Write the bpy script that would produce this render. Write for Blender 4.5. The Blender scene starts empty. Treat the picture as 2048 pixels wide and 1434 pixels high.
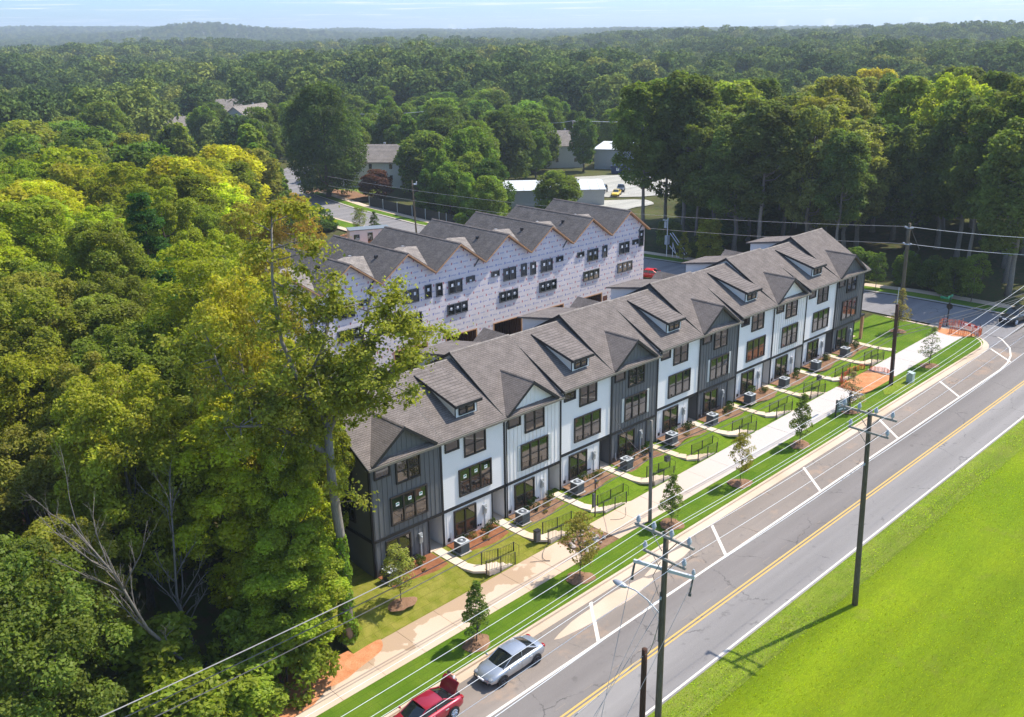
import bpy, math, random
import numpy as np
from mathutils import Vector, Matrix

random.seed(7)
rng = np.random.default_rng(7)
R = math.radians
SC = bpy.context.scene
COL = SC.collection

# ------------------------------------------------------------ camera
cam = bpy.data.cameras.new("camera")
cam.sensor_width = 36.0
cam.lens = 1917.0 / 2048.0 * 36.0
cam.clip_start = 0.5
cam.clip_end = 30000.0
co = bpy.data.objects.new("camera", cam)
COL.objects.link(co)
yaw, pit, roll = R(46.739), R(19.035), R(-0.8316)
F = Vector((math.cos(yaw) * math.cos(pit), math.sin(yaw) * math.cos(pit), -math.sin(pit)))
R0 = Vector((math.sin(yaw), -math.cos(yaw), 0.0))
U0 = R0.cross(F)
RR = math.cos(roll) * R0 + math.sin(roll) * U0
UU = -math.sin(roll) * R0 + math.cos(roll) * U0
CAM = Vector((-31.842, -47.575, 35.103))
M = Matrix((RR, UU, -F)).transposed().to_4x4()
M.translation = CAM
co.matrix_world = M
SC.camera = co

# ------------------------------------------------------------ sky, sun, exposure
SUN_EL = R(56.0)
SUNV = Vector((0.97 * math.cos(SUN_EL), -0.245 * math.cos(SUN_EL), math.sin(SUN_EL))).normalized()
world = bpy.data.worlds.new("World")
SC.world = world
world.use_nodes = True
nt = world.node_tree
nt.nodes.clear()
wo = nt.nodes.new("ShaderNodeOutputWorld")
bg = nt.nodes.new("ShaderNodeBackground")
sky = nt.nodes.new("ShaderNodeTexSky")
sky.sky_type = 'NISHITA'
sky.sun_disc = False
sky.sun_elevation = SUN_EL
sky.sun_rotation = math.atan2(SUNV.x, SUNV.y)
sky.air_density = 1.0
sky.dust_density = 0.6
sky.ozone_density = 2.0
bg.inputs["Strength"].default_value = 0.15
# thin high cloud streaks on a flat layer far overhead
tc = nt.nodes.new("ShaderNodeTexCoord")
sep = nt.nodes.new("ShaderNodeSeparateXYZ")
nt.links.new(tc.outputs["Generated"], sep.inputs[0])
mx = nt.nodes.new("ShaderNodeMath"); mx.operation = 'MAXIMUM'; mx.inputs[1].default_value = 0.004
nt.links.new(sep.outputs["Z"], mx.inputs[0])
pl = nt.nodes.new("ShaderNodeVectorMath"); pl.operation = 'DIVIDE'
cmb = nt.nodes.new("ShaderNodeCombineXYZ")
nt.links.new(mx.outputs[0], cmb.inputs[0]); nt.links.new(mx.outputs[0], cmb.inputs[1]); cmb.inputs[2].default_value = 1.0
nt.links.new(tc.outputs["Generated"], pl.inputs[0]); nt.links.new(cmb.outputs[0], pl.inputs[1])
cn = nt.nodes.new("ShaderNodeTexNoise"); cn.inputs["Scale"].default_value = 0.16; cn.inputs["Detail"].default_value = 3.0
mp = nt.nodes.new("ShaderNodeMapping"); mp.inputs["Location"].default_value = (3.0, 1.5, 0.0); mp.inputs["Scale"].default_value = (1, 1, 0)
nt.links.new(pl.outputs[0], mp.inputs[0]); nt.links.new(mp.outputs[0], cn.inputs["Vector"])
cr = nt.nodes.new("ShaderNodeMapRange"); cr.inputs[1].default_value = 0.575; cr.inputs[2].default_value = 0.68; cr.inputs[4].default_value = 0.85
nt.links.new(cn.outputs["Fac"], cr.inputs[0])
cmix = nt.nodes.new("ShaderNodeMixRGB")
cmix.inputs[2].default_value = (4.0, 4.1, 4.3, 1)
tint = nt.nodes.new("ShaderNodeMixRGB"); tint.blend_type = 'MULTIPLY'; tint.inputs[0].default_value = 1.0; tint.inputs[2].default_value = (1, 1, 1, 1)
nt.links.new(sky.outputs[0], tint.inputs[1])
tr_ = nt.nodes.new("ShaderNodeValToRGB"); tr_.color_ramp.elements[0].position = 0.0; tr_.color_ramp.elements[0].color = (0.34, 0.51, 0.80, 1)
tr_.color_ramp.elements[1].position = 0.7; tr_.color_ramp.elements[1].color = (0.93, 0.94, 0.93, 1)
nt.links.new(sep.outputs["Z"], tr_.inputs[0]); nt.links.new(tr_.outputs[0], tint.inputs[2])
nt.links.new(cr.outputs[0], cmix.inputs[0]); nt.links.new(tint.outputs[0], cmix.inputs[1])
nt.links.new(cmix.outputs[0], bg.inputs["Color"]); nt.links.new(bg.outputs[0], wo.inputs[0])

sl = bpy.data.lights.new("sun", 'SUN')
sl.energy = 3.4
sl.angle = R(0.53)
sl.color = (1.0, 0.94, 0.84)
so = bpy.data.objects.new("sun", sl)
COL.objects.link(so)
so.rotation_euler = SUNV.to_track_quat('Z', 'Y').to_euler()
SC.view_settings.view_transform = 'Standard'
SC.view_settings.look = 'None'
SC.view_settings.exposure = 1.0
SC.view_settings.gamma = 1.0
SC.view_settings.use_curve_mapping = False
SC.cycles.max_bounces = 5
SC.cycles.diffuse_bounces = 3
SC.cycles.glossy_bounces = 2
SC.cycles.transmission_bounces = 3
SC.cycles.transparent_max_bounces = 6
SC.cycles.volume_bounces = 0
SC.cycles.use_adaptive_sampling = True
SC.cycles.adaptive_threshold = 0.02
SC.cycles.use_denoising = True

# ------------------------------------------------------------ materials
def lin(r, g, b):
    f = lambda c: c / 12.92 if c <= 0.04045 else ((c + 0.055) / 1.055) ** 2.4
    return (f(r / 255.0), f(g / 255.0), f(b / 255.0), 1.0)

class NT:
    def __init__(s, name):
        s.m = bpy.data.materials.new(name)
        s.m.use_nodes = True
        s.t = s.m.node_tree
        s.b = s.t.nodes["Principled BSDF"]
        s.o = s.t.nodes["Material Output"]
        s.c = s.t.nodes.new("ShaderNodeTexCoord")
        s.P = s.c.outputs["Object"]
    def n(s, typ, **k):
        x = s.t.nodes.new("ShaderNode" + typ)
        for a, v in k.items(): setattr(x, a, v)
        return x
    def l(s, a, b): s.t.links.new(a, b)
    def val(s, sock, v):
        if isinstance(v, (int, float)): sock.default_value = v
        elif isinstance(v, tuple): sock.default_value = v if len(v) == len(sock.default_value) else tuple(v) + (1.0,)
        else: s.l(v, sock)
    def geo(s): return s.n("NewGeometry").outputs["Position"]
    def noise(s, scale, detail=3.0, rough=0.55, vec=None, stretch=None, out="Fac"):
        x = s.n("TexNoise"); x.inputs["Scale"].default_value = scale; x.inputs["Detail"].default_value = detail
        x.inputs["Roughness"].default_value = rough
        v = vec if vec is not None else s.P
        if stretch:
            m = s.n("Mapping"); m.inputs["Scale"].default_value = stretch; s.l(v, m.inputs[0]); v = m.outputs[0]
        s.l(v, x.inputs["Vector"])
        return x.outputs[out]
    def rng(s, x, a, b, c=0.0, d=1.0):
        r = s.n("MapRange"); s.l(x, r.inputs[0])
        for i, v in enumerate((a, b, c, d)): r.inputs[i + 1].default_value = v
        return r.outputs[0]
    def mix(s, f, a, b, mode='MIX'):
        x = s.n("MixRGB", blend_type=mode); s.val(x.inputs[0], f); s.val(x.inputs[1], a); s.val(x.inputs[2], b)
        return x.outputs[0]
    def math(s, op, a, b=0.0, c=0.0):
        x = s.n("Math", operation=op); s.val(x.inputs[0], a); s.val(x.inputs[1], b); s.val(x.inputs[2], c)
        return x.outputs[0]
    def bump(s, h, st=0.3, dist=0.02):
        x = s.n("Bump"); x.inputs["Strength"].default_value = st; x.inputs["Distance"].default_value = dist
        s.l(h, x.inputs["Height"]); s.l(x.outputs[0], s.b.inputs["Normal"])
    def done(s, col=None, rough=0.8, metal=0.0, spec=0.3):
        if col is not None: s.val(s.b.inputs["Base Color"], col)
        s.val(s.b.inputs["Roughness"], rough)
        s.b.inputs["Metallic"].default_value = metal
        s.b.inputs["Specular IOR Level"].default_value = spec
        return s.m

def plain(name, c, rough=0.6, metal=0.0, spec=0.35, var=0.12, scale=3.0):
    t = NT(name)
    n = t.noise(scale, 4.0)
    k = t.rng(n, 0.25, 0.75, 1 - var, 1 + var)
    v = t.n("VectorMath", operation='SCALE'); v.inputs[0].default_value = c[:3]; t.l(k, v.inputs["Scale"])
    return t.done(v.outputs[0], rough, metal, spec)

def mk_shingle(name, a, b, c):
    t = NT(name)
    g = t.n("NewGeometry")
    sn = t.n("SeparateXYZ"); t.l(g.outputs["True Normal"], sn.inputs[0])
    sp = t.n("SeparateXYZ"); t.l(t.P, sp.inputs[0])
    side = t.math('GREATER_THAN', t.math('ABSOLUTE', sn.outputs["X"]), t.math('ABSOLUTE', sn.outputs["Y"]))
    u = t.n("Mix"); t.l(side, u.inputs[0]); t.l(sp.outputs["X"], u.inputs[2]); t.l(sp.outputs["Y"], u.inputs[3])
    cv = t.n("CombineXYZ"); t.l(u.outputs[0], cv.inputs[0]); t.l(sp.outputs["Z"], cv.inputs[1])
    br = t.n("TexBrick"); t.l(cv.outputs[0], br.inputs["Vector"])
    br.inputs["Color1"].default_value = a; br.inputs["Color2"].default_value = b
    br.inputs["Mortar"].default_value = tuple(x * 0.85 for x in c[:3]) + (1,)
    br.inputs["Scale"].default_value = 1.0; br.inputs["Brick Width"].default_value = 0.30
    br.inputs["Row Height"].default_value = 0.085; br.inputs["Mortar Size"].default_value = 0.010
    br.inputs["Bias"].default_value = 0.1
    n1 = t.rng(t.noise(1.1, 5.0), 0.3, 0.7, 0.82, 1.16)
    n2 = t.rng(t.noise(14.0, 3.0), 0.3, 0.7, 0.86, 1.14)
    m1 = t.mix(1.0, br.outputs["Color"], n1, 'MULTIPLY'); m2 = t.mix(1.0, m1, n2, 'MULTIPLY')
    t.bump(br.outputs["Fac"], 0.5, -0.02)
    return t.done(m2, 0.95, 0, 0.15)

MAT = {}
MAT['shingle'] = mk_shingle("brown_grey_shingles", (0.205, 0.174, 0.155, 1), (0.170, 0.144, 0.128, 1), (0.12, 0.1, 0.09))
MAT['shingle2'] = mk_shingle("weathered_grey_shingles", (0.150, 0.134, 0.124, 1), (0.110, 0.100, 0.094, 1), (0.09, 0.08, 0.08))
MAT['shingle3'] = mk_shingle("tan_grey_shingles", (0.30, 0.26, 0.225, 1), (0.22, 0.19, 0.17, 1), (0.2, 0.18, 0.16))
MAT['white'] = plain("white_fibre_cement", (0.81, 0.775, 0.735), 0.6, var=0.04, scale=0.6)
MAT['grey'] = plain("slate_grey_fibre_cement", (0.128, 0.128, 0.130), 0.6, var=0.08, scale=0.6)
MAT['black'] = plain("black_trim_paint", (0.018, 0.018, 0.021), 0.5)
MAT['frame'] = plain("dark_bronze_frame", (0.030, 0.025, 0.022), 0.45)
MAT['gutter'] = plain("taupe_gutter", (0.16, 0.145, 0.12), 0.5)
MAT['trimwhite'] = plain("white_trim_paint", (0.78, 0.78, 0.77), 0.5, var=0.03)
MAT['shutter'] = plain("pale_grey_shutter", (0.50, 0.52, 0.50), 0.6, var=0.04)
MAT['door'] = plain("dark_door_paint", (0.03, 0.03, 0.033), 0.4)
MAT['metal'] = plain("galvanised_metal", (0.42, 0.43, 0.44), 0.45, 0.5)
MAT['palemetal'] = plain("pale_grey_enamel", (0.5, 0.52, 0.53), 0.4)
MAT['darkmetal'] = plain("charcoal_enamel", (0.09, 0.095, 0.10), 0.5)
MAT['wire'] = plain("bright_aluminium_cable", (0.74, 0.74, 0.74), 0.5, 0.0, var=0.02)
MAT['cable'] = plain("weathered_black_cable", (0.10, 0.095, 0.09), 0.6)
MAT['cablegrey'] = plain("weathered_grey_cable", (0.34, 0.32, 0.31), 0.6)
MAT['porcelain'] = plain("grey_porcelain", (0.42, 0.44, 0.48), 0.25, var=0.05)
MAT['sheath'] = plain("oriented_strand_board", (0.46, 0.24, 0.12), 0.8, var=0.35, scale=9)
MAT['studs'] = plain("raw_red_brown_timber", (0.16, 0.062, 0.035), 0.8, var=0.3, scale=4)
MAT['timber'] = plain("fresh_pine_timber", (0.52, 0.28, 0.14), 0.8, var=0.2, scale=4)
MAT['interior'] = plain("dark_interior", (0.035, 0.024, 0.02), 0.9)
MAT['orangenet'] = plain("orange_plastic_netting", (0.62, 0.13, 0.03), 0.7, var=0.3, scale=8)
MAT['soil'] = plain("dark_root_ball_soil", (0.09, 0.05, 0.03), 0.95, var=0.4, scale=6)
MAT['bush'] = plain("plant_stem_brown", (0.09, 0.07, 0.04), 0.9)
MAT['rock'] = plain("pale_broken_rock", (0.42, 0.36, 0.31), 0.9, var=0.35, scale=3)
MAT['signgreen'] = plain("green_sign_face", (0.02, 0.22, 0.13), 0.4)
MAT['signred'] = plain("red_sign_face", (0.45, 0.015, 0.015), 0.4)
MAT['signwhite'] = plain("white_sign_face", (0.8, 0.8, 0.8), 0.4, var=0.02)
MAT['bluepaint'] = plain("navy_steel", (0.02, 0.04, 0.10), 0.5)
MAT['skin'] = plain("skin", (0.45, 0.24, 0.16), 0.55, var=0.05)
MAT['hair'] = plain("brown_hair", (0.05, 0.022, 0.012), 0.6)
MAT['tyre'] = plain("black_rubber", (0.018, 0.018, 0.018), 0.8)
MAT['alloy'] = plain("silver_alloy_wheel", (0.55, 0.56, 0.58), 0.3, 0.8)
MAT['alloydark'] = plain("dark_alloy_wheel", (0.045, 0.045, 0.05), 0.35, 0.5)
MAT['lens'] = plain("clear_headlight_lens", (0.60, 0.63, 0.66), 0.1)
MAT['headlamp'] = plain('smoky_headlamp', (0.20, 0.21, 0.22), 0.08)
MAT['redlens'] = plain("red_tail_light_lens", (0.30, 0.01, 0.012), 0.15)
MAT['shirt'] = plain("white_shirt_cloth", (0.7, 0.7, 0.7), 0.8)
MAT['jeans'] = plain("dark_blue_jeans", (0.04, 0.05, 0.09), 0.85)

def mk_glass(name, c, rough=0.03, ior=2.1):
    t = NT(name)
    n = t.noise(0.7, 1.0); t.bump(n, 0.08, 0.05)
    t.b.inputs["IOR"].default_value = ior
    return t.done(c, rough, 0, 0.5)
MAT['glass'] = mk_glass("reflective_window_glass", (0.018, 0.018, 0.018, 1))
MAT['carglass'] = mk_glass("tinted_car_glass", (0.012, 0.016, 0.018, 1), 0.02, 1.7)

def mk_carpaint(name, c, metal=0.5):
    t = NT(name)
    t.b.inputs["Coat Weight"].default_value = 1.0
    t.b.inputs["Coat Roughness"].default_value = 0.04
    k = t.rng(t.noise(60.0, 2.0), 0.3, 0.7, 0.93, 1.07)
    v = t.n("VectorMath", operation='SCALE'); v.inputs[0].default_value = c; t.l(k, v.inputs["Scale"])
    return t.done(v.outputs[0], 0.32, metal, 0.5)
MAT['silver'] = mk_carpaint("silver_car_paint", (0.42, 0.44, 0.47), 0.65)
MAT['maroon'] = mk_carpaint("deep_red_car_paint", (0.36, 0.012, 0.03), 0.35)
MAT['redcar'] = mk_carpaint("bright_red_car_paint", (0.75, 0.012, 0.02), 0.1)
MAT['blackcar'] = mk_carpaint("black_car_paint", (0.012, 0.015, 0.02), 0.2)
MAT['yellowcar'] = mk_carpaint("yellow_car_paint", (0.75, 0.52, 0.01), 0.0)
MAT['bluecar'] = mk_carpaint("blue_car_paint", (0.03, 0.06, 0.25), 0.2)
MAT['whitecar'] = mk_carpaint("white_car_paint", (0.78, 0.78, 0.78), 0.0)

def mk_wood(name, a, b):
    t = NT(name)
    n = t.noise(6.0, 5.0, stretch=(6, 6, 0.35))
    t.bump(n, 0.4, 0.02)
    return t.done(t.mix(t.rng(n, 0.3, 0.7), a, b), 0.9, 0, 0.1)
MAT['pole'] = mk_wood("weathered_pole_wood", (0.085, 0.068, 0.045, 1), (0.17, 0.14, 0.10, 1))
MAT['polebrown'] = mk_wood("creosoted_pole_wood", (0.050, 0.026, 0.018, 1), (0.11, 0.06, 0.042, 1))
MAT['polepale'] = mk_wood("silvered_pole_wood", (0.14, 0.125, 0.105, 1), (0.26, 0.235, 0.20, 1))
MAT['arm'] = mk_wood("silvered_crossarm_wood", (0.20, 0.18, 0.16, 1), (0.40, 0.37, 0.33, 1))
MAT['bark'] = mk_wood("grey_brown_bark", (0.070, 0.055, 0.042, 1), (0.17, 0.145, 0.115, 1))
MAT['barkpale'] = mk_wood("pale_bark", (0.15, 0.125, 0.10, 1), (0.33, 0.29, 0.245, 1))
MAT['deadwood'] = mk_wood("grey_dead_wood", (0.11, 0.095, 0.08, 1), (0.25, 0.22, 0.195, 1))
MAT['fencewood'] = mk_wood("dark_fence_wood", (0.035, 0.033, 0.032, 1), (0.075, 0.07, 0.065, 1))

def mk_grass(name, a, b, c, s1=0.35, fine=26.0, yellow=0.5):
    t = NT(name); P = t.geo()
    n1 = t.noise(s1, 5.0, 0.6, vec=P); n2 = t.noise(fine, 4.0, 0.7, vec=P); n3 = t.noise(2.3, 4.0, 0.65, vec=P)
    n4 = t.noise(7.0, 3.0, 0.7, vec=P, stretch=(0.35, 1.6, 1.0))
    m = t.mix(t.rng(n1, 0.36, 0.64), a, b)
    m = t.mix(t.math('MULTIPLY', t.rng(n3, 0.5, 0.72), yellow), m, c)
    m = t.mix(1.0, m, t.rng(n2, 0.28, 0.72, 0.62, 1.42), 'MULTIPLY')
    m = t.mix(1.0, m, t.rng(n4, 0.3, 0.7, 0.80, 1.2), 'MULTIPLY')
    n5 = t.noise(0.55, 6.0, 0.7, vec=P); m = t.mix(t.rng(n5, 0.56, 0.74, 0.0, 0.45), m, (0.20, 0.18, 0.045, 1))
    n6 = t.noise(0.28, 3.0, 0.5, vec=P, stretch=(0.06, 1.9, 1.0)); m = t.mix(1.0, m, t.rng(n6, 0.35, 0.65, 0.86, 1.12), 'MULTIPLY')
    t.bump(t.math('ADD', n2, n4), 0.9, 0.06)
    return t.done(m, 0.95, 0, 0.08)
MAT['field'] = mk_grass("lime_mown_field_grass", (0.135, 0.205, 0.005, 1), (0.180, 0.240, 0.006, 1), (0.100, 0.170, 0.006, 1), 0.10, 22.0, 0.55)
MAT['sod'] = mk_grass("fresh_green_sod", (0.085, 0.160, 0.008, 1), (0.125, 0.200, 0.012, 1), (0.060, 0.125, 0.008, 1), 0.3, 26.0, 0.5)
def mk_sod():
    t = NT("rolled_green_sod"); P = t.geo()
    n1 = t.noise(0.35, 4.0, vec=P); n2 = t.noise(26.0, 4.0, 0.7, vec=P); n3 = t.noise(2.0, 5.0, 0.7, vec=P)
    bt = t.n("TexBrick"); t.l(P, bt.inputs["Vector"]); bt.inputs["Scale"].default_value = 1.0; bt.inputs["Brick Width"].default_value = 1.5; bt.inputs["Row Height"].default_value = 0.55
    bt.inputs["Mortar Size"].default_value = 0.016; bt.inputs["Color1"].default_value = (1, 1, 1, 1); bt.inputs["Color2"].default_value = (.86, .92, .84, 1); bt.inputs["Mortar"].default_value = (.66, .70, .6, 1)
    m = t.mix(t.rng(n1, .36, .64), (0.085, 0.158, 0.010, 1), (0.130, 0.195, 0.016, 1)); m = t.mix(t.rng(n3, .58, .75, 0, .5), m, (0.17, 0.165, 0.05, 1))
    m = t.mix(1.0, m, bt.outputs["Color"], 'MULTIPLY'); m = t.mix(1.0, m, t.rng(n2, .28, .72, .62, 1.42), 'MULTIPLY'); t.bump(n2, .9, .06)
    return t.done(m, .95, 0, .08)
MAT['sod'] = mk_sod()
MAT['verge'] = mk_grass("rough_verge_grass", (0.15, 0.215, 0.015, 1), (0.19, 0.235, 0.025, 1), (0.21, 0.21, 0.06, 1), 0.5, 16.0, 0.6)

def mk_lawn():
    t = NT("new_laid_lawn"); P = t.geo()
    sp = t.n("SeparateXYZ"); t.l(P, sp.inputs[0])
    n1 = t.noise(0.45, 4.0, vec=P); n2 = t.noise(24.0, 4.0, 0.7, vec=P); n3 = t.noise(1.4, 4.0, vec=P)
    w = t.math('ADD', sp.outputs["X"], t.math('MULTIPLY', t.math('SUBTRACT', n1, 0.5), 8.0))
    f = t.rng(w, 11.0, 19.0)
    dry = t.mix(t.rng(n3, 0.35, 0.65), (0.26, 0.235, 0.045, 1), (0.175, 0.185, 0.020, 1))
    gr = t.mix(t.rng(n3, 0.35, 0.65), (0.110, 0.185, 0.010, 1), (0.150, 0.215, 0.016, 1))
    m = t.mix(f, dry, gr)
    m = t.mix(1.0, m, t.rng(n2, 0.28, 0.72, 0.68, 1.35), 'MULTIPLY')
    bt = t.n("TexBrick"); t.l(P, bt.inputs["Vector"]); bt.inputs["Scale"].default_value = 1.0
    bt.inputs["Brick Width"].default_value = 1.3; bt.inputs["Row Height"].default_value = 0.6
    bt.inputs["Mortar Size"].default_value = 0.018; bt.inputs["Color1"].default_value = (1, 1, 1, 1)
    bt.inputs["Color2"].default_value = (0.88, 0.92, 0.88, 1); bt.inputs["Mortar"].default_value = (0.72, 0.70, 0.66, 1)
    m = t.mix(1.0, m, bt.outputs["Color"], 'MULTIPLY')
    t.bump(n2, 0.8, 0.05)
    return t.done(m, 0.95, 0, 0.08)
MAT['lawn'] = mk_lawn()

def mk_ground():
    t = NT("woodland_floor"); P = t.geo()
    n1 = t.noise(0.06, 6.0, vec=P); n2 = t.noise(1.5, 5.0, 0.7, vec=P)
    m = t.mix(t.rng(n1, 0.4, 0.62), (0.042, 0.055, 0.018, 1), (0.085, 0.10, 0.030, 1))
    m = t.mix(t.rng(n2, 0.45, 0.7), m, (0.11, 0.075, 0.045, 1))
    t.bump(n2, 0.6, 0.2)
    return t.done(m, 0.97, 0, 0.05)
MAT['ground'] = mk_ground()

def mk_dirt(name, a, b, c):
    t = NT(name); P = t.geo()
    n1 = t.noise(1.2, 5.0, 0.65, vec=P); n2 = t.noise(9.0, 5.0, 0.7, vec=P)
    m = t.mix(t.rng(n1, 0.35, 0.65), a, b); m = t.mix(t.rng(n2, 0.55, 0.75), m, c)
    t.bump(n2, 0.9, 0.08)
    return t.done(m, 0.97, 0, 0.05)
MAT['clay'] = mk_dirt("red_clay_soil", (0.52, 0.20, 0.085, 1), (0.62, 0.30, 0.15, 1), (0.35, 0.13, 0.06, 1))
MAT['mulch'] = mk_dirt("red_brown_mulch", (0.23, 0.088, 0.042, 1), (0.30, 0.13, 0.065, 1), (0.10, 0.038, 0.02, 1))
MAT['brownmulch'] = mk_dirt("straw_brown_mulch", (0.20, 0.11, 0.065, 1), (0.30, 0.18, 0.11, 1), (0.09, 0.045, 0.03, 1))

def mk_asphalt(name, a, b, stain=None, amt=0.6):
    t = NT(name); P = t.geo()
    n1 = t.noise(0.22, 5.0, 0.6, vec=P, stretch=(0.25, 1.6, 1)); n2 = t.noise(38.0, 3.0, 0.8, vec=P); n3 = t.noise(0.5, 5.0, 0.6, vec=P)
    n4 = t.noise(0.09, 3.0, 0.5, vec=P, stretch=(0.15, 7.0, 1))
    m = t.mix(t.rng(n1, 0.35, 0.65), a, b)
    if stain: m = t.mix(t.math('MULTIPLY', t.rng(n3, 0.56, 0.72), amt), m, stain)
    m = t.mix(1.0, m, t.rng(n4, 0.35, 0.65, 0.88, 1.1), 'MULTIPLY')
    m = t.mix(1.0, m, t.rng(n2, 0.25, 0.75, 0.75, 1.25), 'MULTIPLY')
    vo = t.n("TexVoronoi", feature='DISTANCE_TO_EDGE'); vo.inputs["Scale"].default_value = 0.16
    wv = t.n("VectorMath", operation='ADD'); t.l(P, wv.inputs[0]); t.l(t.noise(0.9, 4.0, 0.7, vec=P, out="Color"), wv.inputs[1]); t.l(wv.outputs[0], vo.inputs["Vector"])
    ck = t.math('MULTIPLY', t.math('LESS_THAN', vo.outputs["Distance"], 0.006), t.rng(n3, 0.45, 0.6, 0.0, 0.55))
    m = t.mix(ck, m, (0.05, 0.048, 0.046, 1))
    oil = t.math('MULTIPLY', t.rng(t.noise(1.7, 2.0, 0.4, vec=P), 0.66, 0.76), 0.35); m = t.mix(oil, m, (0.08, 0.075, 0.07, 1))
    t.bump(n2, 0.4, 0.01)
    return t.done(m, 0.88, 0, 0.25)
MAT['asphalt'] = mk_asphalt("worn_dark_asphalt", (0.175, 0.155, 0.143, 1), (0.205, 0.185, 0.170, 1))
MAT['parklane'] = mk_asphalt("dusty_brown_asphalt", (0.215, 0.180, 0.152, 1), (0.258, 0.216, 0.182, 1), (0.45, 0.29, 0.18, 1), 0.45)
MAT['oldlane'] = mk_asphalt("bleached_grey_asphalt", (0.225, 0.208, 0.196, 1), (0.262, 0.243, 0.228, 1))
MAT['sidest'] = mk_asphalt("side_street_asphalt", (0.19, 0.18, 0.182, 1), (0.23, 0.215, 0.21, 1), (0.3, 0.25, 0.2, 1), 0.25)
MAT['lot'] = mk_asphalt("pale_gravel_lot", (0.33, 0.32, 0.28, 1), (0.42, 0.40, 0.35, 1))

def mk_paint(name, c):
    t = NT(name); P = t.geo()
    n = t.noise(7.0, 5.0, 0.75, vec=P)
    m = t.mix(t.rng(n, 0.60, 0.78, 0.0, 0.7), c, (0.24, 0.22, 0.20, 1))
    return t.done(m, 0.7, 0, 0.3)
MAT['linewhite'] = mk_paint("worn_white_road_paint", (0.66, 0.60, 0.52, 1))
MAT['lineyellow'] = mk_paint("worn_yellow_road_paint", (0.56, 0.36, 0.10, 1))

def mk_concrete(name, a, b, wet=None):
    t = NT(name); P = t.geo()
    n1 = t.noise(0.5, 4.0, 0.5, vec=P); n2 = t.noise(30.0, 3.0, 0.7, vec=P); n3 = t.noise(0.16, 3.0, vec=P)
    m = t.mix(t.rng(n3, 0.4, 0.6), a, b)
    if wet:
        sp = t.n("SeparateXYZ"); t.l(P, sp.inputs[0])
        x, y = sp.outputs["X"], sp.outputs["Y"]
        w = t.math('ADD', t.math('MULTIPLY', t.math('SUBTRACT', n1, 0.5), 6.0), t.math('MULTIPLY', t.math('ADD', y, 5.9), 1.0))
        near = t.math('MULTIPLY', t.rng(x, 8.0, 12.0, 1.0, 0.0), t.rng(x, -14.0, -12.0))
        f = t.math('MULTIPLY', t.rng(w, -0.10, 0.02), near)
        m = t.mix(t.math('MULTIPLY', f, 0.85), m, wet)
        far = t.rng(x, 18.0, 34.0)
        m = t.mix(far, m, (0.50, 0.455, 0.42, 1))
    m = t.mix(1.0, m, t.rng(n2, 0.25, 0.75, 0.9, 1.1), 'MULTIPLY')
    return t.done(m, 0.85, 0, 0.25)
MAT['walk'] = mk_concrete("peach_stained_new_concrete", (0.56, 0.44, 0.33, 1), (0.54, 0.40, 0.285, 1), (0.38, 0.26, 0.165, 1))
MAT['path'] = mk_concrete("pale_concrete_path", (0.60, 0.47, 0.34, 1), (0.64, 0.53, 0.42, 1))
MAT['kerb'] = mk_concrete("dusty_kerb_concrete", (0.50, 0.38, 0.27, 1), (0.58, 0.46, 0.35, 1))
MAT['kerbgrey'] = mk_concrete("grey_kerb_concrete", (0.36, 0.33, 0.29, 1), (0.42, 0.37, 0.32, 1))

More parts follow.
